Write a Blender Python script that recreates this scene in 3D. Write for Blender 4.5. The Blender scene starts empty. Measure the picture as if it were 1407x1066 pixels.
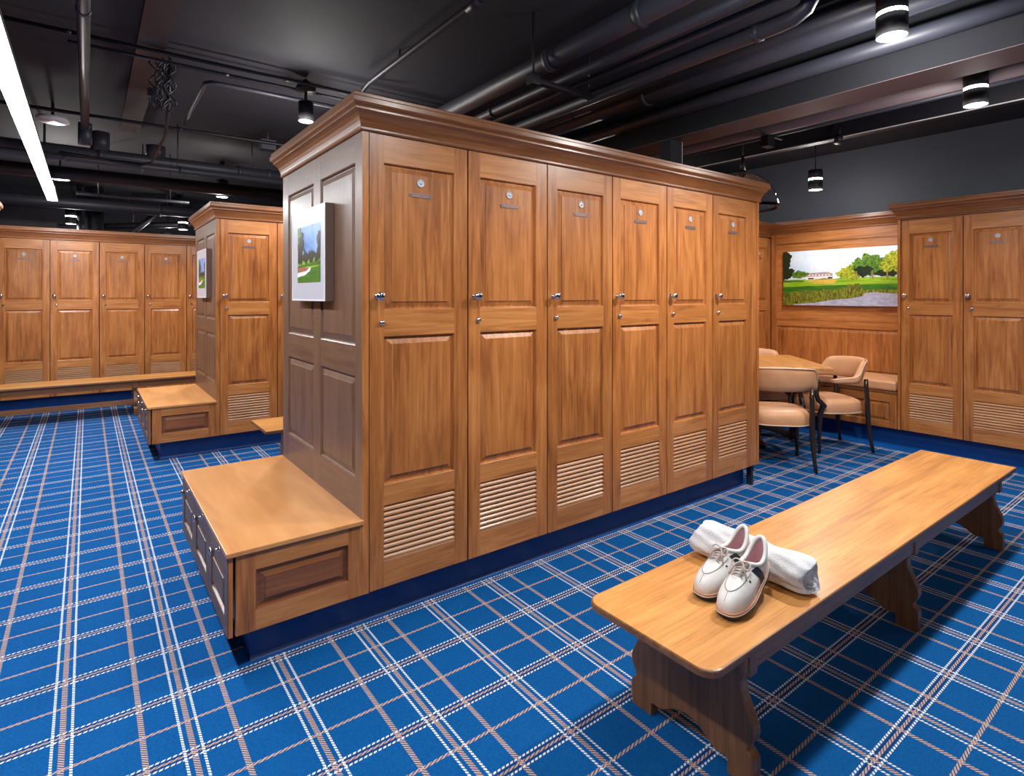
import bpy, bmesh, math, random
from mathutils import Vector, Matrix
random.seed(7)
S = bpy.context.scene
COL = S.collection
PI = math.pi

# ------------------------------------------------------------------ node helpers
class NT:
    def __init__(s, name):
        s.m = bpy.data.materials.new(name); s.m.use_nodes = True
        s.t = s.m.node_tree; s.t.nodes.clear()
        s.out = s.t.nodes.new('ShaderNodeOutputMaterial')
        s.b = s.t.nodes.new('ShaderNodeBsdfPrincipled')
        s.t.links.new(s.b.outputs[0], s.out.inputs[0])
    def n(s, typ, **kw):
        x = s.t.nodes.new(typ)
        for k, v in kw.items(): setattr(x, k, v)
        return x
    def l(s, a, b): s.t.links.new(a, b)
    def set(s, x, i, v):
        if hasattr(v, 'is_output') or isinstance(v, bpy.types.NodeSocket): s.l(v, x.inputs[i])
        else: x.inputs[i].default_value = v
    def math(s, op, a, b=None, c=None):
        x = s.n('ShaderNodeMath', operation=op)
        s.set(x, 0, a)
        if b is not None: s.set(x, 1, b)
        if c is not None: s.set(x, 2, c)
        return x.outputs[0]
    def vmath(s, op, a, b):
        x = s.n('ShaderNodeVectorMath', operation=op)
        s.set(x, 0, a); s.set(x, 1, b)
        return x.outputs[0]
    def mix(s, f, a, b, bt='MIX'):
        x = s.n('ShaderNodeMix', data_type='RGBA', blend_type=bt)
        s.set(x, 0, f); s.set(x, 6, a); s.set(x, 7, b)
        return x.outputs[2]
    def noise(s, vec, scale, detail=4, rough=.55, dist=0):
        x = s.n('ShaderNodeTexNoise'); s.set(x, 'Vector', vec); s.set(x, 'Scale', scale)
        s.set(x, 'Detail', detail); s.set(x, 'Roughness', rough); s.set(x, 'Distortion', dist)
        return x.outputs[0]
    def ramp(s, f, stops):
        x = s.n('ShaderNodeValToRGB'); s.l(f, x.inputs[0])
        e = x.color_ramp.elements
        while len(e) < len(stops): e.new(.5)
        for q, (p, c) in zip(e, stops): q.position = p; q.color = c
        return x.outputs[0]
    def obj(s): return s.n('ShaderNodeTexCoord').outputs['Object']
    def P(s, **kw):
        for k, v in kw.items(): s.set(s.b, k.replace('_', ' '), v)

def C4(r, g, b): return (r, g, b, 1)
def srgb(r, g, b):
    f = lambda c: (c/255/12.92) if c/255 <= .04045 else ((c/255+.055)/1.055)**2.4
    return (f(r), f(g), f(b), 1)

def plain(name, col, rough=.5, metal=0, bump=0, scale=30, var=.12, coat=0):
    t = NT(name); o = t.obj()
    nz = t.noise(o, scale, 3)
    c = t.mix(nz, tuple(x*(1-var) for x in col[:3])+(1,), tuple(min(1, x*(1+var)) for x in col[:3])+(1,))
    t.P(Base_Color=c, Roughness=rough, Metallic=metal)
    if coat: t.P(Coat_Weight=coat)
    if bump:
        b = t.n('ShaderNodeBump'); t.set(b, 'Strength', bump); t.set(b, 'Distance', .002); t.set(b, 'Height', nz)
        t.l(b.outputs[0], t.b.inputs['Normal'])
    return t.m

def emit(name, col, st):
    t = NT(name); t.P(Base_Color=col, Emission_Color=col, Emission_Strength=st, Roughness=.4); return t.m

def wood(name, lo, mid, hi, axis, fine=38, rough=.36, blotch=.35, bump=.02, oak=False):
    t = NT(name); o = t.obj()
    rnd = t.n('ShaderNodeObjectInfo').outputs['Random']
    off = t.math('MULTIPLY', rnd, 37.0)
    cmb = t.n('ShaderNodeCombineXYZ')
    for i in range(3): t.l(off, cmb.inputs[i])
    v = t.vmath('ADD', o, cmb.outputs[0])
    sc = [1.0, 1.0, 1.0]; sc[axis] = .055 if not oak else .035
    mp = t.vmath('MULTIPLY', v, tuple(sc))
    g1 = t.noise(mp, fine, 6, .62, 1.2)
    sc2 = [1.0, 1.0, 1.0]; sc2[axis] = .22
    mp2 = t.vmath('MULTIPLY', v, tuple(sc2))
    g2 = t.noise(mp2, 5.5, 3, .5, 1.5)
    f = t.math('ADD', t.math('MULTIPLY', g1, 1-blotch), t.math('MULTIPLY', g2, blotch))
    c = t.ramp(f, [(.30, lo), (.5, mid), (.70, hi)])
    if oak:
        g3 = t.noise(t.vmath('MULTIPLY', v, tuple(.02 if i == axis else 1 for i in range(3))), 150, 3, .6, .3)
        gm = t.math('MULTIPLY', t.math('LESS_THAN', g3, .41), .32)
        c = t.mix(gm, c, tuple(x*.5 for x in lo[:3])+(1,))
    val = t.math('ADD', t.math('MULTIPLY', rnd, .22), .88)
    hs = t.n('ShaderNodeHueSaturation'); t.l(c, hs.inputs['Color']); t.l(val, hs.inputs['Value'])
    t.P(Base_Color=hs.outputs[0], Roughness=t.math('ADD', t.math('MULTIPLY', g1, .12), rough-.06), Coat_Weight=.15, Coat_Roughness=.2)
    if bump:
        b = t.n('ShaderNodeBump'); t.set(b, 'Strength', bump); t.set(b, 'Distance', .001); t.l(g1, b.inputs['Height'])
        t.l(b.outputs[0], t.b.inputs['Normal'])
    return t.m

# ------------------------------------------------------------------ materials
WL, WM, WH = C4(.20, .060, .013), C4(.41, .150, .038), C4(.59, .252, .078)
M = {}
M['wood_v'] = wood('maple_upright', C4(.165, .046, .010), C4(.385, .134, .032), C4(.56, .232, .070), 2)
M['wood_h'] = wood('maple_level', C4(.23, .072, .016), C4(.445, .168, .044), C4(.60, .265, .085), 0)
M['wood_y'] = wood('maple_deep', WL, WM, WH, 1)
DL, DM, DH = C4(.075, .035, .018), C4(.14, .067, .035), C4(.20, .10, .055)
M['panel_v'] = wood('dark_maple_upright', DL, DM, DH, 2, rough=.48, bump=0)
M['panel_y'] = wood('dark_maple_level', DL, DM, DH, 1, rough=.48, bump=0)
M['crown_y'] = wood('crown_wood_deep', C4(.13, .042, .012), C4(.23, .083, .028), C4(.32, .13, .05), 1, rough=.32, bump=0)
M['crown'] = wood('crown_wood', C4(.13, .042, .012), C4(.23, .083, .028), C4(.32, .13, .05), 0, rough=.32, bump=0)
M['louver'] = wood('louvre_wood_rim_lit', C4(.34, .15, .065), C4(.48, .235, .11), C4(.58, .32, .17), 0, rough=.42)  # lighter than the door wood: rim light on the slats is in the colour
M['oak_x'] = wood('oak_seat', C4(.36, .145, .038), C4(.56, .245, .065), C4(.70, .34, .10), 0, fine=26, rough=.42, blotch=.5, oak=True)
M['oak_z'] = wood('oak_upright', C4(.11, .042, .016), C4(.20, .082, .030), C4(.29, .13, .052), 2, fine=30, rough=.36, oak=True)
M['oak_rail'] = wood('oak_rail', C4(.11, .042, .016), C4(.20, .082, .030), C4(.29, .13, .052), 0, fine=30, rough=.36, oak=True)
M['seat_top'] = wood('veneer_top', C4(.44, .175, .052), C4(.55, .24, .078), C4(.64, .30, .11), 1, fine=14, rough=.40, blotch=.6)
M['dark_wood'] = plain('espresso_wood', C4(.022, .012, .009), .3, coat=.3)
M['gap_shade'] = plain('painted_gap_shade', C4(.05, .02, .01), .8)  # dark brown standing for shade in door gaps and behind slats
M['kick'] = plain('blue_vinyl', C4(.001, .040, .19), .38, scale=8, var=.1)
M['black'] = plain('black_paint', C4(.014, .014, .017), .5)
M['pipe'] = plain('charcoal_paint', C4(.033, .035, .050), .46, scale=12, bump=.1)
M['pipe_dark'] = plain('black_pipe_paint', C4(.011, .011, .017), .5, scale=12, bump=.1)
M['ceil'] = plain('ceiling_paint', C4(.013, .0135, .022), .8, scale=4, var=.25, bump=.2)
M['beam'] = plain('beam_paint', C4(.008, .009, .014), .9, scale=5)
M['beam_under'] = plain('lit_beam_and_tube_rose', C4(.14, .10, .11), .6, scale=6)  # light on the beam underside put into the colour; pale tubes share it
M['wall'] = plain('slate_wall_paint', C4(.065, .076, .10), .6, scale=6, var=.08, bump=.1)
M['chrome'] = plain('polished_nickel', C4(.75, .74, .74), .15, 1)
M['disc'] = plain('pewter_disc', C4(.40, .42, .47), .45, .3, scale=160, var=.35)
M['plate'] = plain('engraved_plate', C4(.22, .15, .14), .4, .6, scale=220, var=.5)
M['leather'] = plain('tan_leather', C4(.60, .305, .155), .42, scale=14, var=.14, bump=.25)
M['piping'] = plain('pale_piping', C4(.66, .47, .33), .5)
M['white_leather'] = plain('white_leather', C4(.66, .64, .62), .38, scale=45, var=.05, bump=.25)
M['pink'] = plain('pink_lining', C4(.78, .50, .53), .7, scale=90)
M['red'] = plain('red_insole', C4(.5, .02, .04), .6)
M['ink'] = plain('black_leather', C4(.012, .016, .022), .4)
M['sole'] = plain('navy_rubber', C4(.010, .010, .022), .5)
M['welt'] = plain('tan_welt', C4(.46, .22, .12), .5, scale=200, var=.3)
M['welt_white'] = plain('white_midsole', C4(.7, .66, .62), .5)
M['lace'] = plain('taupe_lace', C4(.46, .37, .33), .8, scale=400, var=.5)
M['seam'] = plain('grey_seam', C4(.30, .29, .28), .7)
M['frame_metal'] = plain('bronze_frame', C4(.24, .165, .13), .28, .5)
M['frame_face'] = plain('white_frame_edge', C4(.78, .77, .78), .35)
M['mat_white'] = plain('white_mount', C4(.54, .53, .59), .35, scale=5, var=.02, coat=.3)
M['lamp'] = emit('lamp_glow', C4(1, 1, 1), 14)
M['strip'] = emit('strip_glow', C4(.97, .98, 1), 9)
t = NT('towel_terry'); o = t.obj(); nz = t.noise(o, 260, 3, .7); n2 = t.noise(o, 18, 3)
t.P(Base_Color=C4(.74, .74, .77), Roughness=.95, Sheen_Weight=.4)
b = t.n('ShaderNodeBump'); t.set(b, 'Strength', .8); t.set(b, 'Distance', .006)
t.l(t.math('ADD', nz, t.math('MULTIPLY', n2, 1.2)), b.inputs['Height']); t.l(b.outputs[0], t.b.inputs['Normal'])
M['towel'] = t.m
t = NT('clear_glass'); t.P(Base_Color=C4(.97, .98, 1), Roughness=.01, Transmission_Weight=1, IOR=1.22); M['glass'] = t.m

# carpet: tartan of woven lines
t = NT('tartan_carpet'); o = t.obj()
sx = t.n('ShaderNodeSeparateXYZ'); t.l(o, sx.inputs[0]); X, Y = sx.outputs[0], sx.outputs[1]
u = t.math('SUBTRACT', X, .982); v = t.math('SUBTRACT', Y, 2.455)
def dist(a, off, per):
    q = t.math('SUBTRACT', a, off) if off else a
    return t.math('ABSOLUTE', t.math('WRAP', q, per/2, -per/2))
def lt(a, w): return t.math('LESS_THAN', a, w)
def band(a, c, w): return lt(t.math('ABSOLUTE', t.math('SUBTRACT', a, c)), w)
def dash(a, b_, k, per, duty):
    return lt(t.math('FRACT', t.math('DIVIDE', t.math('ADD', a, t.math('MULTIPLY', b_, k)), per)), duty)
def AND(a, b_): return t.math('MULTIPLY', a, b_)
def OR(a, b_): return t.math('MAXIMUM', a, b_)
wx = dist(u, 0, .35); wy = dist(v, 0, .339)
whiteX = AND(band(wx, .0265, .0042), dash(Y, X, .7, .0125, .66))
whiteY = AND(band(wy, .0185, .0036), dash(X, Y, -.7, .0165, .62))
tanXm = OR(lt(wx, .0088), OR(lt(dist(u, .133, .70), .0088), lt(dist(u, .567, .70), .0088)))
tanX = AND(tanXm, dash(Y, X, .9, .0115, .60))
tanYm = OR(lt(wy, .0052), lt(dist(v, .1695, .339), .0062))
tanY = AND(tanYm, dash(X, Y, -2.0, .021, .66))
plainz = OR(AND(AND(t.math('GREATER_THAN', Y, 2.482), t.math('LESS_THAN', Y, 2.62)), AND(t.math('GREATER_THAN', X, .50), t.math('LESS_THAN', X, 4.25))), t.math('GREATER_THAN', X, 6.28))
keep = t.math('SUBTRACT', 1.0, plainz)
nz = t.math('ADD', t.math('MULTIPLY', t.noise(o, 420, 3, .7), .5), t.math('MULTIPLY', t.ramp(t.noise(o, 95, 4, .75), [(.35, C4(0, 0, 0)), (.65, C4(1, 1, 1))]), .5)); n2 = t.noise(o, 5, 4)
blue = t.mix(nz, C4(.0004, .040, .150), C4(.002, .108, .335))
blue = t.mix(t.math('MULTIPLY', n2, .55), blue, C4(.0006, .056, .205))
blue = t.mix(AND(plainz, .75), blue, C4(.0015, .070, .30))
navy = C4(.006, .02, .09)
nav = AND(OR(OR(tanXm, tanYm), OR(lt(t.math('SUBTRACT', wy, .012), 0.0), 0.0)), keep)
c = t.mix(AND(nav, .75), blue, navy)
c = t.mix(AND(OR(tanX, tanY), keep), c, C4(.42, .30, .26))
c = t.mix(AND(OR(whiteX, whiteY), keep), c, C4(.60, .64, .70))
t.P(Base_Color=c, Roughness=.95, Specular_IOR_Level=.12)
b = t.n('ShaderNodeBump'); t.set(b, 'Strength', .5); t.set(b, 'Distance', .003)
t.l(t.math('ADD', nz, t.math('MULTIPLY', OR(OR(tanX, tanY), OR(whiteX, whiteY)), .8)), b.inputs['Height']); t.l(b.outputs[0], t.b.inputs['Normal'])
M['carpet'] = t.m

# ------------------------------------------------------------------ mesh builder
class MB:
    def __init__(s): s.v = []; s.f = []; s.mi = []; s.sm = []; s.mats = []
    def mid(s, m):
        if m not in s.mats: s.mats.append(m)
        return s.mats.index(m)
    def add(s, vs, fs, m, smooth=False):
        o = len(s.v); s.v += [tuple(p) for p in vs]
        k = s.mid(m)
        for f in fs: s.f.append([i+o for i in f]); s.mi.append(k); s.sm.append(smooth)
        return s
    def box(s, x0, x1, y0, y1, z0, z1, m, mat=None, ch=0):
        vs = [(x0,y0,z0),(x1,y0,z0),(x1,y1,z0),(x0,y1,z0),(x0,y0,z1),(x1,y0,z1),(x1,y1,z1),(x0,y1,z1)]
        if mat is not None: vs = [mat @ Vector(p) for p in vs]
        return s.add(vs, [(0,3,2,1),(4,5,6,7),(0,1,5,4),(1,2,6,5),(2,3,7,6),(3,0,4,7)], m)
    def tube(s, pts, r, m, seg=10, caps=True, flat=None):
        pts = [Vector(p) for p in pts]; n = len(pts)
        rs = r if isinstance(r, (list, tuple)) else [r]*n
        vs = []; up = None
        for i, p in enumerate(pts):
            d = (pts[min(i+1, n-1)]-pts[max(i-1, 0)]).normalized()
            if up is None: up = Vector((0,0,1)) if abs(d.z) < .9 else Vector((0,1,0))
            a = d.cross(up)
            if a.length < 1e-5: a = d.cross(Vector((1,0,0)))
            a.normalize(); b_ = a.cross(d).normalized(); up = b_
            for k in range(seg):
                th = 2*PI*k/seg
                fl = flat or 1
                vs.append(p + a*math.cos(th)*rs[i] + b_*math.sin(th)*rs[i]*fl)
        fs = []
        for i in range(n-1):
            for k in range(seg):
                k2 = (k+1) % seg
                fs.append((i*seg+k, i*seg+k2, (i+1)*seg+k2, (i+1)*seg+k))
        if caps: fs.append(tuple(range(seg))[::-1]); fs.append(tuple(range((n-1)*seg, n*seg)))
        return s.add(vs, fs, m, True)
    def lathe(s, prof, c, axis, m, seg=20):
        """prof: (radius, along) list; c centre; axis unit vector"""
        ax = Vector(axis).normalized(); a = ax.orthogonal().normalized(); b_ = ax.cross(a); c = Vector(c)
        vs = []; fs = []
        for (r, h) in prof:
            for k in range(seg):
                th = 2*PI*k/seg; vs.append(c + ax*h + (a*math.cos(th)+b_*math.sin(th))*max(r, 1e-5))
        for i in range(len(prof)-1):
            for k in range(seg):
                k2 = (k+1) % seg; fs.append((i*seg+k, i*seg+k2, (i+1)*seg+k2, (i+1)*seg+k))
        return s.add(vs, fs, m, True)
    def grid(s, rows, m, closed=False, smooth=True):
        nr, nc = len(rows), len(rows[0]); vs = [p for r in rows for p in r]; fs = []
        for i in range(nr-1):
            for k in range(nc if closed else nc-1):
                k2 = (k+1) % nc; fs.append((i*nc+k, i*nc+k2, (i+1)*nc+k2, (i+1)*nc+k))
        return s.add(vs, fs, m, smooth)
    def rings(s, x0, x1, z0, z1, rg, m, mf=None):
        """nested rectangles in the x-z plane; rg = (inset, y) list; front faces -y"""
        L = []
        for (i, y) in rg: L.append([(x0+i,y,z0+i),(x1-i,y,z0+i),(x1-i,y,z1-i),(x0+i,y,z1-i)])
        for a, b_ in zip(L, L[1:]):
            for k in range(4):
                k2 = (k+1) % 4; s.add([a[k], a[k2], b_[k2], b_[k]], [(0,1,2,3)], m)
        s.add(L[-1], [(0,1,2,3)], mf or m)
        return s
    def prism(s, outline, y0, y1, m, mat=None):
        """outline (x,z) polygon extruded along y"""
        n = len(outline); vs = [(x, y0, z) for x, z in outline]+[(x, y1, z) for x, z in outline]
        if mat is not None: vs = [mat @ Vector(p) for p in vs]
        fs = [tuple(range(n)), tuple(range(2*n-1, n-1, -1))]+[(i, i+n, (i+1) % n+n, (i+1) % n) for i in range(n)]
        return s.add(vs, fs, m)
    def xf(s, mat): s.v = [tuple(mat @ Vector(p)) for p in s.v]; return s
    def build(s, name, parent=None, bevel=0, subd=0, fix=True):
        me = bpy.data.meshes.new(name); me.from_pydata(s.v, [], s.f)
        for m in s.mats: me.materials.append(m)
        for p, k, sm in zip(me.polygons, s.mi, s.sm): p.material_index = k; p.use_smooth = sm
        if fix:
            bm = bmesh.new(); bm.from_mesh(me)
            bmesh.ops.remove_doubles(bm, verts=bm.verts, dist=1e-6)
            bmesh.ops.recalc_face_normals(bm, faces=bm.faces)
            bm.to_mesh(me); bm.free()
        me.update()
        o = bpy.data.objects.new(name, me); COL.objects.link(o)
        if parent: o.parent = parent
        if bevel:
            b_ = o.modifiers.new('edge', 'BEVEL'); b_.width = bevel; b_.segments = 2; b_.limit_method = 'ANGLE'; b_.angle_limit = math.radians(40)
        if subd:
            q = o.modifiers.new('sub', 'SUBSURF'); q.levels = subd; q.render_levels = subd
        return o

def tag(o, label=None, cat=None, group=None, kind=None):
    if label: o['label'] = label
    if cat: o['category'] = cat
    if group: o['group'] = group
    if kind: o['kind'] = kind
    return o
def thing(name, loc, rz, label, cat, group=None):
    o = bpy.data.objects.new(name, None); o.empty_display_size = .1; COL.objects.link(o)
    o.location = loc; o.rotation_euler = (0, 0, rz)
    return tag(o, label, cat, group)
KIDS = {}
def dup(o, parent=None):
    c_ = o.copy(); COL.objects.link(c_)
    if parent: c_.parent = parent
    for ch in list(o.children): dup(ch, c_)
    return c_
def place(src, used, loc, rz, label, group=None):
    o = src if not used else dup(src)
    o.location = loc; o.rotation_euler = (0, 0, rz); o['label'] = label
    if group: o['group'] = group
    return o

# ------------------------------------------------------------------ room shell
CEIL = 3.2
XL, XR, YB, YF = -5.0, 7.16, -3.2, 14.0
def struct(o): o['kind'] = 'structure'; return o
struct(MB().box(XL-.1, XR+.1, YB-.1, YF+.1, -.1, 0, M['carpet']).build('floor'))
struct(MB().box(XL-.1, XR+.1, YB-.1, YF+.1, CEIL, CEIL+.1, M['ceil']).build('ceiling'))
struct(MB().box(XR, XR+.1, YB, YF, 0, CEIL, M['wall']).build('wall_right'))
struct(MB().box(XL-.1, XL, YB, YF, 0, CEIL, M['wall']).build('wall_left'))
struct(MB().box(XL, XR, YF, YF+.1, 0, CEIL, M['wall']).build('wall_far'))
struct(MB().box(XL, XR, YB-.1, YB, 0, CEIL, M['wall']).build('wall_near'))

# ------------------------------------------------------------------ raised panels and locker doors
Z0, Z1 = .165, 2.235
def rpanel(mb, x0, x1, z0, z1, y, m, mf=None):
    """recess lip, bevel up, field; y = front plane, deeper is +y"""
    mb.rings(x0, x1, z0, z1, [(0, y), (.003, y+.002), (.007, y+.014), (.014, y+.014), (.037, y+.005), (.038, y+.0015)], m, mf)
def frame_face(mb, x0, x1, z0, z1, holes, y, yb, mv, mh):
    """stiles full height, rails between; holes = list of (z0,z1) sharing hx0,hx1"""
    hx0, hx1 = holes[0][0], holes[0][1]
    mb.box(x0, hx0, y, yb, z0, z1, mv); mb.box(hx1, x1, y, yb, z0, z1, mv)
    zs = sorted([(h[2], h[3]) for h in holes]); z = z0
    for a, b_ in zs:
        if a-z > .001: mb.box(hx0, hx1, y+.0004, yb, z, a, mh)
        z = b_
    if z1-z > .001: mb.box(hx0, hx1, y+.0004, yb, z, z1, mh)

def make_locker(w, depth, label):
    """front plane y=0, width along +x from 0 to w"""
    g = .0042
    root = thing('locker', (0,0,0), 0, label, 'locker')
    body = MB()
    body.box(0, .018, .024, depth, Z0, Z1+.015, M['wood_v']); body.box(w-.018, w, .024, depth, Z0, Z1+.015, M['wood_v'])
    body.box(.018, w-.018, .03, depth, Z0, Z0+.02, M['wood_h']); body.box(.018, w-.018, .024, depth, Z1-.005, Z1+.015, M['wood_h'])
    body.box(.018, w-.018, depth-.012, depth, Z0+.02, Z1-.005, M['wood_v'])
    body.box(0, .008, .0225, .024, Z0, Z1, M['gap_shade']); body.box(w-.008, w, .0225, .024, Z0, Z1, M['gap_shade'])  # dark strips paint the shade between neighbouring doors
    body.build('carcass', root)
    d = MB(); x0, x1 = g, w-g; hx0, hx1 = .0735, w-.0785
    H = [(hx0, hx1, .2825, .54), (hx0, hx1, .633, 1.314), (hx0, hx1, 1.434, 2.108)]
    frame_face(d, x0, x1, Z0+.002, Z1-.002, H, 0, .022, M['wood_v'], M['wood_h'])
    for h in H[1:]: rpanel(d, h[0], h[1], h[2], h[3], .0004, M['wood_v'])
    door = d.build('door', root)
    lv = MB(); n = 10; pz = (.54-.2825-.012)/n
    lv.box(hx0, hx1, .0205, .022, .2825, .54, M['gap_shade'])
    for i in range(n):
        z = .2825+.016+pz*i
        lv.add([(hx0,.001,z-.004),(hx1,.001,z-.004),(hx1,.001,z+.004),(hx0,.001,z+.004),(hx0,.016,z+.019),(hx1,.016,z+.019),(hx1,.018,z+.012),(hx0,.018,z+.012)],
               [(0,1,2,3),(3,2,5,4),(4,5,6,7),(7,6,1,0),(0,3,4,7),(1,6,5,2)], M['louver'])
    lv.box(hx0, hx1, .001, .02, .2825, .2915, M['louver'])
    lv.build('louvre_vent', door)
    kx, kz = .043, 1.497
    MB().lathe([(0, 0), (.016, 0), (.016, -.003), (.008, -.007), (.0065, -.022), (.013, -.028), (.0205, -.033), (.022, -.040), (.019, -.046), (.008, -.050), (0, -.050)], (kx, 0, kz), (0, 1, 0), M['chrome'], 20).build('knob', door)
    MB().lathe([(0, 0), (.0135, 0), (.0135, -.007), (.0115, -.012), (.005, -.015), (0, -.015)], (.0635, 0, 1.376), (0, 1, 0), M['chrome'], 16).build('lock', door)
    cx = w/2-.002
    MB().lathe([(0, .0025), (.0195, .0025), (.0195, -.001), (.0175, -.0025), (.0155, -.0015), (.006, -.0012), (.004, -.0028), (0, -.003)], (cx, 0, 2.034), (0, 1, 0), M['disc'], 24).build('medallion', door)
    pl = MB(); hw, hh = .060, .0105
    out = []
    for sgn, a0 in ((1, -90), (-1, 90)):
        for k in range(7):
            a = math.radians(a0+k*30); out.append((cx+sgn*(hw-hh)+math.cos(a)*hh, 1.975+math.sin(a)*hh))
    pl.prism(out, -.0012, .002, M['plate'])
    for sgn in (-1, 1): pl.lathe([(.0035, 0), (.003, -.002), (0, -.0028)], (cx+sgn*.05, -.0012, 1.975), (0, 1, 0), M['chrome'], 8)
    pl.build('nameplate', door)
    return root

PROF = [(0, 2.235), (.008, 2.236), (.0125, 2.243), (.0125, 2.250), (.010, 2.254), (.012, 2.262), (.016, 2.275), (.023, 2.292), (.033, 2.308), (.044, 2.318), (.047, 2.319), (.047, 2.327),
        (.052, 2.333), (.060, 2.338), (.064, 2.346), (.064, 2.366), (.058, 2.372), (.058, 2.384), (.054, 2.387), (0, 2.387)]
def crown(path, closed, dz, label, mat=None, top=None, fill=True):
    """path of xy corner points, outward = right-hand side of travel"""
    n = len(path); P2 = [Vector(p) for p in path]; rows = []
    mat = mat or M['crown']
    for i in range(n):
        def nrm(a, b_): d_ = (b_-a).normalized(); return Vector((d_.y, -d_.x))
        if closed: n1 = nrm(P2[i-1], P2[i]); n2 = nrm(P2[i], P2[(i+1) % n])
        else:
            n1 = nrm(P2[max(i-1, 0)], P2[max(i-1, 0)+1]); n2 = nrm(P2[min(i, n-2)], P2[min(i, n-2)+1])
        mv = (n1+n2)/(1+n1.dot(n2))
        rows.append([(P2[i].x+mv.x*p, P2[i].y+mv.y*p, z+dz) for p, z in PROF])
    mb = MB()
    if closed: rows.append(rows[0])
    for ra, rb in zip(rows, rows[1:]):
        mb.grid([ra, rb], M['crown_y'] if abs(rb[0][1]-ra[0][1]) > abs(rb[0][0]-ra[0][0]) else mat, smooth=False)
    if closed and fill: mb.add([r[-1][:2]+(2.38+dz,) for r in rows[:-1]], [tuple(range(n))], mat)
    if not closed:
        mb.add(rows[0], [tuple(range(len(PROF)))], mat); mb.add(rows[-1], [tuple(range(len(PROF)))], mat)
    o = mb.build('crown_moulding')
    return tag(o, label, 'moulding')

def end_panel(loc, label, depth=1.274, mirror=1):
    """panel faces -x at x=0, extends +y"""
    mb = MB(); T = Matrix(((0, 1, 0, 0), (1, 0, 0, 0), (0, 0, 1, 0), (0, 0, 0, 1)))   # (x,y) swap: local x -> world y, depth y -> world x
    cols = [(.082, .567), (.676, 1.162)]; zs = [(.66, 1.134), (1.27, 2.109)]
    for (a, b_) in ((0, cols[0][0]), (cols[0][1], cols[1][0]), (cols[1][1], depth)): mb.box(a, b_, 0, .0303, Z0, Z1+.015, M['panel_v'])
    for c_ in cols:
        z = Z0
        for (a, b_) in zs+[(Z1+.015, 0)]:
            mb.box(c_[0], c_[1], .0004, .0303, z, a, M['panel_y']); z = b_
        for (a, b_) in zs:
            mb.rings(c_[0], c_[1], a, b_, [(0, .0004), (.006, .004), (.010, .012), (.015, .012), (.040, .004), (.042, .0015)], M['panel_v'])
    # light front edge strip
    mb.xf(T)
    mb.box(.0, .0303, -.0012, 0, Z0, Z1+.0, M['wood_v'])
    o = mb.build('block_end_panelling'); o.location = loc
    return tag(o, label, 'end panel')

def seat_cabinet(loc, label):
    """corner at x=0 (left), y=0 (front); x to .555, y to 1.30"""
    root = thing('seat_cabinet', loc, 0, label, 'bench')
    W, D = .554, 1.29
    b_ = MB()
    fx0, fx1 = .1026, .483
    b_.box(.03, fx0, 0, .022, Z0, .48, M['wood_v']); b_.box(fx1, W-.006, 0, .022, Z0, .48, M['wood_v'])
    b_.box(fx0, fx1, .0004, .022, Z0, .244, M['wood_h']); b_.box(fx0, fx1, .0004, .022, .4065, .48, M['wood_h'])
    b_.box(.05, W-.006, .022, D, Z0, .48, M['wood_y'])
    b_.build('carcass', root)
    p = MB(); rpanel(p, fx0, fx1, .244, .4065, .0004, M['panel_r'] if 'panel_r' in M else M['wood_h']); p.build('side_panel', root)
    MB().box(-.006, W-.004, -.012, D+.004, .48, .50, M['seat_top']).build('seat_top', root, bevel=.003)
    T = Matrix(((0, 1, 0, 0), (1, 0, 0, 0), (0, 0, 1, 0), (0, 0, 0, 1)))
    for k in range(3):
        y0, y1 = k*.43+.002, (k+1)*.43-.002
        d = MB(); h0, h1 = y0+.06, y1-.06
        frame_face(d, y0, y1, Z0, .477, [(h0, h1, .225, .40)], 0, .02, M['panel_v'], M['panel_y'])
        rpanel(d, h0, h1, .225, .40, .0004, M['panel_v'])
        d.box(h0+.0, h1, .0195, .02, .225, .40, M['gap_shade'])
        d.xf(T); d.box(.004, .0195, y0-.0005, y0, Z0, .477, M['wood_v'])
        door = d.build('door', root)
        MB().lathe([(0, .002), (.011, .002), (.011, -.001), (.005, -.004), (.0045, -.02), (.009, -.026), (.0155, -.029), (.016, -.034), (.012, -.038), (0, -.039)], (0, y0+.17, .455), (1, 0, 0), M['chrome'], 18).build('knob', door)
    return root
M['panel_r'] = wood('russet_maple_level', C4(.10, .030, .010), C4(.20, .066, .022), C4(.30, .11, .038), 0)

XP = 1.0103; PITCH = .5263; YM = 2.42; DEP = 1.274
BX1 = 4.263
def plinth(x0, x1, y0, y1, label, rec=.0):
    mb = MB(); mb.box(x0, x1, y0, y1, 0, Z0, M['kick'])
    # cove of the vinyl base at the floor
    for (a, b_) in (((x0, y0), (x1, y0)),):
        mb.add([(x0, y0-.016, .0), (x1, y0-.016, .0), (x1, y0-.005, .005), (x0, y0-.005, .005), (x1, y0, .018), (x0, y0, .018)], [(0,1,2,3), (3,2,4,5)], M['kick'], True)
    return tag(mb.build('plinth', bevel=0), label, 'plinth')

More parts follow.
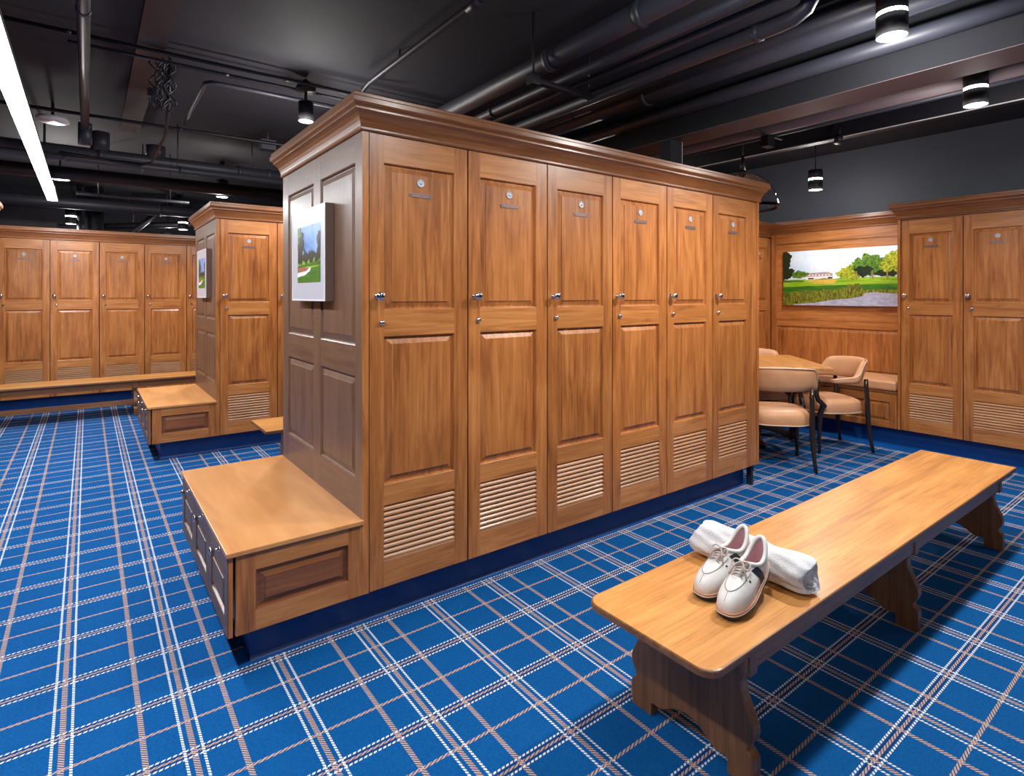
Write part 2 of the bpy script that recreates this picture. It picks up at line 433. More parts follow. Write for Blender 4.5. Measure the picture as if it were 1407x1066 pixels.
# --- central block
ORD = ['nearest the corner with the framed picture', 'second from the picture corner', 'third from the picture corner', 'fourth from the picture corner', 'fifth from the picture corner', 'rightmost, beside the tan chairs']
L0 = make_locker(PITCH, DEP, 'x')
for k in range(6):
    place(L0, k > 0, (XP+PITCH*k, YM, 0), 0, 'tall honey maple locker of the large central block, ' + ORD[k], 'lockers along the front of the central block')
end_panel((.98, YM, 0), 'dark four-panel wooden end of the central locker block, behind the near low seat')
mb = MB(); mb.box(XP+6*PITCH, XP+6*PITCH+.062, .004+YM, YM+.03, Z0, Z1+.015, M['wood_v']); mb.box(XP+6*PITCH+.0625, BX1, YM-.001, YM+DEP, Z0, Z1+.015, M['wood_v'])
tag(mb.build('end_stile'), 'narrow upright end board closing the right end of the central locker block', 'board')
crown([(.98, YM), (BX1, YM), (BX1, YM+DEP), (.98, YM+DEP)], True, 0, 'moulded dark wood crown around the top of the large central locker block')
plinth(.535, 4.19, 2.51, YM+DEP-.07, 'dark blue vinyl plinth under the large central locker block')
seat_cabinet((.4345, 2.42, 0), 'low wooden seat cabinet with three knobbed doors against the near dark end panel')
MB_leg = MB(); MB_leg.box(4.205, 4.235, YM+.03, YM+.07, 0, Z0, M['black'])
tag(MB_leg.build('levelling_foot'), 'small black foot under the right end of the central locker block', 'foot')

# --- second block further back
Y2 = 6.0
for k in range(6):
    nm = ['fully seen beside the small framed picture', 'mostly hidden by the dark end'][k] if k < 2 else ['third', 'fourth', 'fifth', 'sixth'][k-2]+' from its left end'
    place(L0, True, (XP+PITCH*k, Y2, 0), 0, 'tall maple locker of the second block, ' + nm, 'lockers along the front of the second block')
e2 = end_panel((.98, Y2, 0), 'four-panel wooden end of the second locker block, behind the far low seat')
crown([(.98, Y2), (BX1, Y2), (BX1, Y2+DEP), (.98, Y2+DEP)], True, 0, 'moulded wooden crown around the top of the second locker block')
plinth(.535, 4.19, Y2+.09, Y2+DEP-.07, 'blue vinyl plinth under the second locker block')
seat_cabinet((.4345, Y2, 0), 'far low wooden seat cabinet with three doors against the second locker block')

# --- far row (faces the camera)
Y3 = 9.62; P3 = .1315; PW3 = .524
L3 = make_locker(PW3, .6, 'x')
far_lab = {-3: 'tall maple locker of the far row, just beyond the left edge of the picture', -2: 'tall maple locker of the far row, cut by the left edge of the picture', -1: 'tall maple locker of the far row, first one fully in the picture',
           0: 'tall maple locker of the far row with the bench end post below its right part', 1: 'tall maple locker of the far row, next to the last full one', 2: 'last tall maple locker of the far row, partly behind the second block end panel',
           3: 'tall maple locker of the far row, hidden behind the second block', 4: 'tall maple locker of the far row, right of the hidden one'}
far_lab = {-3: 'leftmost tall maple locker of the far row, beyond the end of view', -2: 'tall maple locker of the far row at the left edge, half a door showing',
           -1: 'tall maple locker of the far row, leftmost with its whole door showing', 0: 'tall maple locker of the far row, second whole door from the left edge',
           1: 'tall maple locker of the far row, third whole door from the left edge', 2: 'tall maple locker of the far row, half hidden by the small framed picture',
           3: 'tall maple locker of the far row, behind the second block', 4: 'rightmost tall maple locker of the far row, behind the second block'}
for k in range(-3, 5):
    place(L3, k > -3, (P3+PW3*k-.0, Y3, 0), 0, far_lab[k], 'lockers of the far row')
xa, xb = P3-3*PW3, P3+5*PW3
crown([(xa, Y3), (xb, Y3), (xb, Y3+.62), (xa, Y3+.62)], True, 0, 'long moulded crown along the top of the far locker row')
plinth(xa, xb, Y3+.08, Y3+.6, 'bright blue vinyl plinth under the far locker row')

# --- left block (only its crown corner shows)
crown([(-3.3, 6.0), (-.715, 6.0), (-.715, 7.27), (-3.3, 7.27)], True, 0, 'crown corner of a locker block at the left edge of the picture')
o = MB().box(-3.3, -.715, 6.0, 7.27, Z0, 2.25, M['wood_v']).build('locker_block'); tag(o, 'wooden locker block just outside the left edge', 'locker block')
plinth(-3.2, -.8, 6.09, 7.2, 'blue vinyl plinth under the locker block outside the left edge')

# --- right wall lockers (face -x)
X4 = 6.47; W4 = .502; Y4 = 2.185
L4 = make_locker(W4, .60, 'x')
lab4 = ['tall maple locker on the right wall, next to the golf landscape painting', 'tall maple locker at the right edge of the picture', 'tall maple locker on the right wall, out of view past the edge one', 'tall maple locker on the right wall, furthest from the painting']
for k in range(4):
    place(L4, k > 0, (X4, Y4-W4*k, 0), -PI/2, lab4[k], 'lockers on the right wall')
tag(MB().box(X4-.004, 7.10, Y4+.001, Y4+.026, Z0, Z1+.015, M['wood_v']).build('end_board'), 'narrow upright board between the wall lockers and the painting alcove', 'board')
yb = Y4-W4*4
crown([(X4, Y4+.026), (X4, yb)], False, .026, 'moulded crown above the right wall lockers') if False else None
crown([(7.10, Y4+.026), (X4, Y4+.026), (X4, yb), (7.10, yb)][::1], False, .026, 'moulded crown above the right wall lockers')
# (travel turned so the outward side faces the aisle)
tag(MB().box(X4+.001, 7.09, yb, Y4+.02, Z1+.016, Z1+.03, M['crown']).build('top_board'), 'flat board closing the top of the right wall lockers', 'board')
mb = MB(); mb.box(X4+.075, 7.1, yb, 3.86, 0, Z0, M['kick'])
tag(mb.build('plinth'), 'blue vinyl plinth below the right wall lockers and alcove seat', 'plinth')

# --- alcove with painting
XA = 7.10; YA0, YA1 = Y4+.027, 3.86
T = Matrix(((0, 1, 0, 0), (-1, 0, 0, 0), (0, 0, 1, 0), (0, 0, 0, 1)))   # local x -> -world y, depth y -> world x
w = YA1-YA0
mb = MB()
mb.box(0, .07, 0, .04, .165, 2.30, M['wood_v']); mb.box(w-.02, w, 0, .04, .165, 2.30, M['wood_v'])
mb.box(.07, w-.02, .0004, .04, 2.16, 2.30, M['wood_y'])
mb.box(.07, w-.02, .012, .04, 1.27, 2.16, M['wood_y'])
mb.box(.07, w-.02, .008, .04, 2.145, 2.16, M['crown'])
mb.box(.07, w-.02, -.004, .04, 1.20, 1.285, M['wood_y'])
mb.box(.07, w-.02, .0004, .04, 1.117, 1.20, M['wood_y'])
mb.rings(.07, w-.02, .60, 1.117, [(0, .0004), (.006, .006), (.010, .014), (.016, .014), (.045, .006), (.047, .004)], M['wood_v'])
mb.box(.07, w-.02, .0004, .04, .5, .60, M['wood_y'])
mb.xf(T); o = mb.build('alcove_panelling'); o.location = (XA, YA1, 0)
tag(o, 'warm maple wall panelling of the alcove behind the painting', 'panelling')
crown([(XA, YA1), (XA, YA0)], False, .045, 'moulded crown above the alcove panelling')

# --- side return of panelling (faces the camera)
YS = 3.86
L5 = make_locker(PITCH, .5, 'x')
lab5 = ['tall maple locker in the alcove corner, behind the round-back chairs', 'tall maple locker of the alcove side row, hidden by the central block', 'tall maple locker of the alcove side row, third from the corner', 'tall maple locker of the alcove side row, furthest from the corner']
for k in range(4):
    place(L5, k > 0, (7.085-PITCH*(k+1), YS, 0), 0, lab5[k], 'lockers of the alcove side row')
crown([(7.09-4*PITCH, YS+.5), (7.09-4*PITCH, YS), (7.09, YS)], False, .045, 'moulded crown above the alcove side lockers')
tag(MB().box(7.09-4*PITCH, 7.09, YS+.001, YS+.5, Z1+.016, Z1+.05, M['crown']).build('top_board'), 'flat board closing the top of the alcove side lockers', 'board')
plinth(7.09-4*PITCH, 7.08, YS+.08, YS+.5, 'blue vinyl plinth under the alcove side lockers')

# --- alcove seat with drawers and cushion
root = thing('window_seat', (6.47, YA1-.005, 0), 0, 'low alcove bench cabinet with drawers and tan leather cushion under the painting', 'bench')
T2 = T
mb = MB(); sw = w-.01
mb.box(0, sw, .02, .60, Z0, .515, M['wood_y']); mb.box(0, sw, -.008, .62, .515, .535, M['crown'])
mb.xf(T2); mb.build('carcass', root)
nd = 3
for k in range(nd):
    a, b_ = k*sw/nd+.004, (k+1)*sw/nd-.004
    d = MB(); frame_face(d, a, b_, Z0, .512, [(a+.06, b_-.06, .225, .425)], 0, .02, M['wood_v'], M['wood_y'])
    rpanel(d, a+.06, b_-.06, .225, .425, .0004, M['wood_v']); d.xf(T2)
    dr = d.build('drawer', root)
    MB().lathe([(0, .002), (.011, .002), (.005, -.004), (.0045, -.02), (.009, -.026), (.0155, -.029), (.016, -.034), (.012, -.038), (0, -.039)], (0, -(a+b_)/2, .468), (1, 0, 0), M['chrome'], 16).build('knob', dr)
cu = MB().box(.01, sw-.01, -.004, .61, .537, .635, M['leather']).xf(T2).build('cushion', root, bevel=.02)

# ------------------------------------------------------------------ pictures
def blob(mb, cx, cz, rx, rz, y, m, seed, rough=.18, n=40):
    r = random.Random(seed); pts = []
    ph = [r.random()*6.28 for _ in range(5)]
    for k in range(n):
        a = 2*PI*k/n; q = 1+rough*(math.sin(3*a+ph[0])*.4+math.sin(7*a+ph[1])*.35+math.sin(13*a+ph[2])*.25+r.uniform(-.25, .25))
        pts.append((cx+math.cos(a)*rx*q, y, cz+math.sin(a)*rz*q))
    mb.add(pts, [tuple(range(n))], m)
def clipx(mb, x0, x1, z0, z1):
    mb.v = [(min(max(p[0], x0), x1), p[1], min(max(p[2], z0), z1)) for p in mb.v]
def poly(mb, pts, y, m): mb.add([(a, y, b_) for a, b_ in pts], [tuple(range(len(pts)))], m)
def print_mat(name, a, b_, sc, stretch=(1, 1, 1)):
    t = NT(name); o_ = t.vmath('MULTIPLY', t.obj(), stretch); n_ = t.noise(o_, sc, 5, .7)
    t.P(Base_Color=t.ramp(n_, [(.36, a), (.62, b_)]), Roughness=.35); return t.m
PM = dict(
    sky=print_mat('print_sky', srgb(196, 222, 244), srgb(232, 243, 252), 3),
    skyd=print_mat('print_deep_sky', srgb(70, 120, 190), srgb(140, 180, 222), 8),
    darktree=print_mat('print_dark_tree', srgb(8, 18, 14), srgb(32, 56, 26), 60),
    tree=print_mat('print_tree', srgb(22, 62, 20), srgb(105, 150, 40), 38),
    gold=print_mat('print_gold_tree', srgb(84, 96, 14), srgb(190, 200, 50), 34),
    grass=print_mat('print_grass', srgb(96, 150, 20), srgb(170, 205, 50), 9, (1, .3, 4)),
    grassd=print_mat('print_shade_grass', srgb(20, 86, 24), srgb(70, 132, 26), 9, (1, .3, 4)),
    sand=print_mat('print_sand', srgb(188, 160, 50), srgb(228, 196, 96), 20, (1, .3, 4)),
    reed=print_mat('print_reed', srgb(24, 40, 8), srgb(146, 150, 48), 70, (1, 1, .3)),
    pond=print_mat('print_pond', srgb(150, 156, 184), srgb(186, 188, 210), 14, (1, 1, 3)),
    white=print_mat('print_white', srgb(226, 226, 230), srgb(248, 248, 248), 30),
    roof=print_mat('print_roof', srgb(150, 130, 140), srgb(196, 170, 172), 40),
    trunk=print_mat('print_trunk', srgb(110, 92, 60), srgb(170, 150, 110), 60),
    flower=print_mat('print_flower', srgb(120, 70, 40), srgb(190, 120, 90), 90))
# wide golf painting: local x 0..W (viewer left to right), z 0..H
W_, H_ = 1.50, .67
root = thing('landscape_painting', (XA-.022, 3.687, 1.38), 0, 'wide unframed golf course landscape with pond and trees on the alcove wall', 'painting')
MB().box(0, W_, .0, .026, 0, H_, M['black']).xf(T).build('backing', root)
mb = MB(); e = -.0006
poly(mb, [(0, 0), (W_, 0), (W_, H_), (0, H_)], e, PM['sky'])
mb2 = MB()
def Q(a, b_): return (a*W_*.86, b_*H_)       # u across the part seen, v up
poly(mb, [(0, .47*H_), (W_, .50*H_), (W_, 0), (0, 0)], e*2, PM['grass'])
poly(mb, [Q(.22, .45), Q(.38, .49), Q(.5, .46), Q(.47, .38), Q(.3, .39)], e*3, PM['sand'])
poly(mb, [Q(0, .34), Q(.5, .36), Q(1.0, .38), Q(1.16, .37), Q(1.16, .27), Q(.6, .26), Q(0, .2)], e*3, PM['grassd'])
poly(mb, [Q(0, .46), Q(.2, .455), Q(.2, .43), Q(0, .43)], e*3, PM['grassd'])
# clubhouse
poly(mb, [Q(.22, .465), Q(.50, .475), Q(.50, .53), Q(.22, .52)], e*3, PM['white'])
poly(mb, [Q(.23, .52), Q(.46, .53), Q(.46, .57), Q(.42, .60), Q(.26, .59), Q(.23, .56)], e*4, PM['roof'])
for k in range(7): poly(mb, [Q(.245+k*.03, .535), Q(.258+k*.03, .536), Q(.258+k*.03, .56), Q(.245+k*.03, .56)], e*5, PM['white'])
poly(mb, [Q(.24, .475), Q(.29, .477), Q(.29, .50), Q(.24, .50)], e*5, PM['darktree'])
poly(mb, [Q(.42, .48), Q(.46, .482), Q(.46, .51), Q(.42, .51)], e*5, PM['darktree'])
poly(mb, [Q(.466, .5), Q(.470, .5), Q(.469, .82), Q(.467, .82)], e*5, PM['white'])
for (u_, v_, a, b_, m_, sd) in [(.02, .86, .06, .20, 'darktree', 1), (.02, .72, .05, .12, 'darktree', 2), (.035, .60, .085, .13, 'darktree', 3), (.17, .57, .075, .07, 'tree', 4), (.12, .56, .04, .05, 'tree', 14),
                                (.60, .57, .11, .12, 'gold', 5), (.66, .64, .09, .11, 'gold', 6), (.72, .60, .08, .10, 'darktree', 15), (.70, .70, .09, .12, 'tree', 7), (.79, .73, .12, .17, 'tree', 8), (.80, .60, .09, .10, 'tree', 9),
                                (.90, .56, .10, .07, 'darktree', 10), (.95, .72, .11, .17, 'gold', 11), (1.0, .80, .10, .14, 'gold', 12), (1.08, .62, .12, .15, 'tree', 13)]:
    blob(mb, u_*W_*.86, v_*H_, a*W_*.86*.9, b_*H_*.9, e*(6+sd*.3), PM[m_], sd, .32)
for (u_, m_) in ((.665, 'trunk'), (.79, 'trunk'), (.905, 'trunk'), (.985, 'trunk')):
    poly(mb, [Q(u_-.006, .46), Q(u_+.008, .46), Q(u_+.005, .60), Q(u_-.003, .60)], e*12, PM[m_])
reeds = [(0, 0), (0, .24), (.08, .23)]
r_ = random.Random(5)
for k in range(40):
    u_ = .08+k*.0155; base = .23+max(0, (u_-.1))*.15+(.05 if .58 < u_ < .70 else 0)
    reeds.append((u_, base+r_.uniform(-.015, .03)))
reeds += [(.715, .28), (.9, .28), (1.16, .25), (1.16, .18), (.80, .235), (.73, .22), (.715, .17), (.62, .13), (.45, .10), (.30, .05), (.12, .02), (.08, 0)]
poly(mb, [Q(a, b_) for a, b_ in reeds], e*13, PM['reed'])
poly(mb, [Q(.08, 0), Q(.12, .02), Q(.30, .05), Q(.45, .10), Q(.62, .13), Q(.715, .17), Q(.73, .22), Q(.80, .235), Q(1.16, .18), Q(1.16, 0)], e*13, PM['pond'])
clipx(mb, 0, W_, 0, H_)
mb.xf(T); mb.build('printed_scene', root, fix=False)

def small_picture(loc, label):
    """faces -x; local x -> -world y"""
    root = thing('framed_picture', loc, 0, label, 'picture')
    w2, h2, d2 = .555, .487, .044; f = .008
    fr = MB(); fr.box(0, w2, .001, d2, 0, h2, M['frame_metal'])
    for (a, b_, c_, d_) in ((0, w2, 0, f), (0, w2, h2-f, h2), (0, f, f, h2-f), (w2-f, w2, f, h2-f)): fr.box(a, b_, -.002, .001, c_, d_, M['frame_face'])
    fr.xf(T).build('frame', root)
    mt = MB(); mt.box(f, w2-f, -.0005, .001, f, h2-f, M['mat_white']); mt.xf(T).build('mount', root)
    p = MB(); a0, a1, c0, c1 = .110, .488, .098, .398; e = -.0004
    def q(a, b_): return (a0+(a1-a0)*a, c0+(c1-c0)*b_)
    B = -.0005
    poly(p, [q(0, 0), q(1, 0), q(1, 1), q(0, 1)], B+e, PM['skyd'])
    poly(p, [q(0, 0), q(1, 0), q(1, .40), q(0, .40)], B+e*2, PM['grass'])
    for k in range(14): blob(p, *q(.04+k*.07, .44+.04*math.sin(k*2.1)), .018, .03+.012*math.sin(k*1.7), B+e*(3+k*.05), PM['darktree'], 30+k, .4, 18)
    blob(p, *q(.12, .70), .055, .09, B+e*4, PM['darktree'], 51, .35)
    blob(p, *q(.02, .88), .05, .045, B+e*4.3, PM['tree'], 56, .35)
    blob(p, *q(.97, .66), .035, .07, B+e*4, PM['darktree'], 52, .35)
    poly(p, [q(0, .30), q(.4, .33), q(1, .36), q(1, .29), q(.5, .28), q(0, .27)], B+e*5, PM['grassd'])
    poly(p, [q(0, 0), q(1, 0), q(1, .27), q(.6, .25), q(.3, .2), q(0, .15)], B+e*5.2, PM['grassd'])
    poly(p, [q(0, .10), q(.35, .13), q(.58, .20), q(.62, .26), q(.55, .25), q(.40, .20), q(0, .18)], B+e*6, PM['white'])
    poly(p, [q(0, .18), q(.40, .20), q(.52, .245), q(.30, .28), q(0, .27)], B+e*6, PM['flower'])
    p2 = p; p2.v = [(min(max(x, a0), a1), y, min(max(z, c0), c1)) for x, y, z in p2.v]
    p.xf(T).build('photograph', root, fix=False)
    return root
small_picture((.9355, 3.334, 1.472), 'white-matted golf course picture in a deep frame on the near dark end panel')
small_picture((.9355, 6.82, 1.478), 'small framed golf picture on the end of the second locker block')

# ------------------------------------------------------------------ long benches
def bench_leg():
    prof = [(-.215, 0), (-.237, .012), (-.240, .060), (-.238, .092), (-.228, .103), (-.217, .112), (-.219, .122), (-.234, .145), (-.240, .168), (-.236, .192), (-.222, .222), (-.207, .252), (-.198, .282), (-.196, .312), (-.204, .324), (-.204, .337), (-.228, .340), (-.228, .425)]
    L_ = [(y, z) for y, z in prof][1:]
    arch = [(-.150, 0), (-.150, .046), (-.132, .050), (-.115, .047), (-.095, .055), (-.06, .078), (-.03, .092), (0, .096)]
    left = [(-.237, 0)]+L_[0:]
    right = [(-y, z) for y, z in reversed(left)]
    inner = [(-y, z) for y, z in arch[:-1]]+[(0, .096)]+[(y, z) for y, z in reversed(arch[:-1])]
    return left+right+inner
def long_bench(loc, label, length=3.17, rounded=True, legs=(.23, 1.575, 2.915), stretcher=False):
    root = thing('long_bench', loc, 0, label, 'bench', None)
    hw = .25; th = .025; top = .45; R = .055
    pts = []
    if rounded:
        for cx, cy, a0 in ((R, -hw+R, 180), (length, -hw, None), (length, hw, None), (R, hw-R, 90)):
            if a0 is None: pts.append((cx, cy))
            else:
                for k in range(9): a = math.radians(a0+k*90/8); pts.append((cx+math.cos(a)*R, cy+math.sin(a)*R))
    else: pts = [(0, -hw), (length, -hw), (length, hw), (0, hw)]
    mb = MB(); n = len(pts)
    k_in = .006
    def ring(z, ins):
        out = []
        for x, y in pts:
            out.append((min(max(x, ins), length-ins) if not rounded else (x+(ins if x < length/2 else -ins)*(1 if (x < R*1.01 or x > length-.001) else 0)), y*(1-ins/hw), z))
        return out
    rings_ = [ring(top-th, .004), ring(top-th+.004, 0), ring(top-.005, 0), ring(top-.0015, .0015), ring(top, .005)]
    vs = [p for r in rings_ for p in r]; fs = []
    for i in range(4):
        for k in range(n): k2 = (k+1) % n; fs.append((i*n+k, i*n+k2, (i+1)*n+k2, (i+1)*n+k))
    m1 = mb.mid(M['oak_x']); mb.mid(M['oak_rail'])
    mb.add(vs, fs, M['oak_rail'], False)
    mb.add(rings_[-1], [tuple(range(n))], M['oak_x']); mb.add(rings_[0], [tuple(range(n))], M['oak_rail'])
    mb.build('seat_board', root)
    for sg in (-1, 1):
        r = MB(); y0 = sg*.213
        r.box(legs[0]-.02, legs[-1]+.06, y0-.010, y0+.010, top-th-.072, top-th, M['oak_rail']); r.build('apron', root, bevel=.002)
    TL = Matrix(((0, 1, 0, 0), (1, 0, 0, 0), (0, 0, 1, 0), (0, 0, 0, 1)))
    for lx in legs:
        l_ = MB(); out = bench_leg()
        # the board is cut to let the aprons pass
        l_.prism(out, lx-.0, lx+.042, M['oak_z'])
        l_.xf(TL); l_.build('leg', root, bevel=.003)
        for sg in (-1, 1):
            pass
    if stretcher:
        MB().box(legs[0], legs[-1], -.205, -.175, .14, .20, M['oak_rail']).build('stretcher', root)
    return root
BY = 1.168
long_bench((1.377, BY, 0), 'long oak bench in the foreground carrying the white shoes and towel')
long_bench((1.10, 4.88, 0), 'oak bench in the aisle behind the central block, only its left end showing', rounded=False)
long_bench((-2.20, 8.72, 0), 'long oak bench with low stretcher in front of the far locker row', length=4.2, rounded=False, legs=(.25, 2.665, 3.95), stretcher=True)

# ------------------------------------------------------------------ chairs and table
def make_chair(label):
    root = thing('armchair', (0,0,0), 0, label, 'chair', 'tan leather chairs around the card table')
    # seat cushion
    mb = MB(); rows = []; N = 36
    def outl(a, k=1.0):
        c_, s_ = math.cos(a), math.sin(a); e_ = 3.2
        rr = (abs(c_)**e_+abs(s_)**e_)**(-1/e_); x, y = c_*rr*.275*k, s_*rr*.255*k
        return (x*(1+.06*y/.255), y)
    for (k, z) in ((.90, .372), (.985, .375), (1.0, .39), (1.01, .43), (.985, .468), (.93, .487), (.8, .503), (.55, .517), (.25, .524), (.0001, .526)):
        rows.append([(outl(2*PI*i/N, k)[0], outl(2*PI*i/N, k)[1], z) for i in range(N)])
    mb.grid(rows, M['leather'], True)
    mb.add(rows[0], [tuple(range(N))], M['leather'])
    seat = mb.build('seat', root)
    pp = [(outl(2*PI*i/N, 1.005)[0], outl(2*PI*i/N, 1.005)[1], .381) for i in range(N+1)]
    MB().tube(pp, .0055, M['piping'], 6, caps=False).build('piping', seat)
    # wrap-around back: path parameter from right arm tip to left arm tip
    def path(s):   # s in -1..1
        a = s*PI*.62
        x = .315*math.sin(a)*(1 if abs(a) < PI/2 else 1); y = -.285*math.cos(a)
        if abs(s) > .62: 
            q = (abs(s)-.62)/.38; x0 = .315*math.sin(.62*PI*.62); y0 = -.285*math.cos(.62*PI*.62)
            x = math.copysign(x0+.012*q-.03*q*q, s); y = y0+.24*q
        return x, y
    def tb(s):
        s = abs(s)
        if s < .46: return .888-.02*(s/.46)**2, .675
        if s < .66: q = (s-.46)/.20; q = q*q*(3-2*q); return .868-.138*q, .675-.007*q
        return .73-.02*(s-.66)/.34, .668
    mb = MB(); rows = []; n = 41; tops = []
    for i in range(n):
        s = -1+2*i/(n-1); x, y = path(s); x2, y2 = path(min(1, s+.01)); x1, y1 = path(max(-1, s-.01))
        d = Vector((x2-x1, y2-y1)).normalized(); nr = Vector((d.y, -d.x))   # outward
        if nr.dot(Vector((x, y+.0))) < 0: nr = -nr
        zt, zb = tb(s); th = .027 if abs(s) < .5 else .027+.010*min(1, (abs(s)-.5)/.2)
        lean = .03 if abs(s) < .5 else .03*max(0, 1-(abs(s)-.5)/.15)
        endk = 1.0
        if i in (0, n-1): endk = .45
        elif i in (1, n-2): endk = .85
        zc = (zt+zb)/2; row = []
        for k in range(14):
            a = 2*PI*k/14; e_ = 3.0; rr = (abs(math.cos(a))**e_+abs(math.sin(a))**e_)**(-1/e_)
            oo = math.cos(a)*rr*th*endk; zz = math.sin(a)*rr*(zt-zb)/2*endk
            off = oo + lean*(zz/(.1))*.6
            row.append((x+nr.x*off, y+nr.y*off, zc+zz))
        rows.append(row)
        tops.append((x+nr.x*(th+lean*((zt-zb)/2/.1)*.6)*.9, y+nr.y*(th+lean*((zt-zb)/2/.1)*.6)*.9, zt-.006))
    mb.grid(rows, M['leather'], True); mb.add(rows[0], [tuple(range(14))], M['leather']); mb.add(rows[-1], [tuple(range(14))], M['leather'])
    back = mb.build('backrest', root)
    MB().tube(tops, .005, M['piping'], 6).build('piping', back)
    for sg in (-1, 1):
        # rear leg and back post in one sweep
        MB().tube([(sg*.255, -.295, 0), (sg*.245, -.275, .12), (sg*.238, -.258, .28), (sg*.236, -.252, .40), (sg*.238, -.245, .52), (sg*.240, -.235, .62), (sg*.242, -.232, .70)], [.015, .018, .022, .024, .022, .020, .018], M['dark_wood'], 8).build('leg', root)
        # front leg turning into the scrolled arm support
        MB().tube([(sg*.255, .235, 0), (sg*.252, .232, .2), (sg*.258, .228, .38), (sg*.285, .218, .45), (sg*.300, .214, .475)], [.015, .019, .024, .026, .026], M['dark_wood'], 8).build('leg', root)
        MB().tube([(sg*.298, .205, .455), (sg*.303, .235, .482), (sg*.304, .275, .52), (sg*.303, .292, .57), (sg*.301, .284, .62), (sg*.298, .268, .66), (sg*.296, .262, .69), (sg*.296, .278, .704)], [.022, .024, .023, .021, .019, .018, .019, .017], M['dark_wood'], 8).build('arm_support', root)
    return root
def face(dx, dy): return math.atan2(dy, dx)-PI/2
ch = make_chair('tan leather chair seen from behind, beside the end of the central block')
ch.location = (4.96, 2.665, 0); ch.rotation_euler = (0, 0, face(.74, .67))
place(ch, True, (5.90, 2.63, 0), face(-.826, .564), 'tan leather chair with rounded arms in front of the painting, turned left')
place(ch, True, (6.05, 3.42, 0), face(-.55, -.835), 'tan leather chair beyond the table, only its pale back top showing')

root = thing('card_table', (5.60, 3.28, 0), PI/4, 'square wooden card table with dark pedestal between the tan chairs', 'table')
MB().box(-.6, .6, -.6, .6, .792, .82, M['oak_x']).build('table_top', root, bevel=.008)
mb = MB(); mb.lathe([(.0, .03), (.10, .03), (.12, .10), (.07, .16), (.055, .25), (.085, .34), (.09, .42), (.055, .5), (.06, .66), (.11, .74), (.16, .765), (.16, .792), (0, .792)], (0,0,0), (0,0,1), M['dark_wood'], 20)
mb.build('pedestal', root)
for k in range(4):
    a = PI/2*k; mb = MB()
    mb.tube([(math.cos(a)*r, math.sin(a)*r, z) for r, z in ((.06, .15), (.2, .12), (.36, .055), (.46, .03))], [.045, .04, .032, .03], M['dark_wood'], 8)
    mb.build('foot', root)

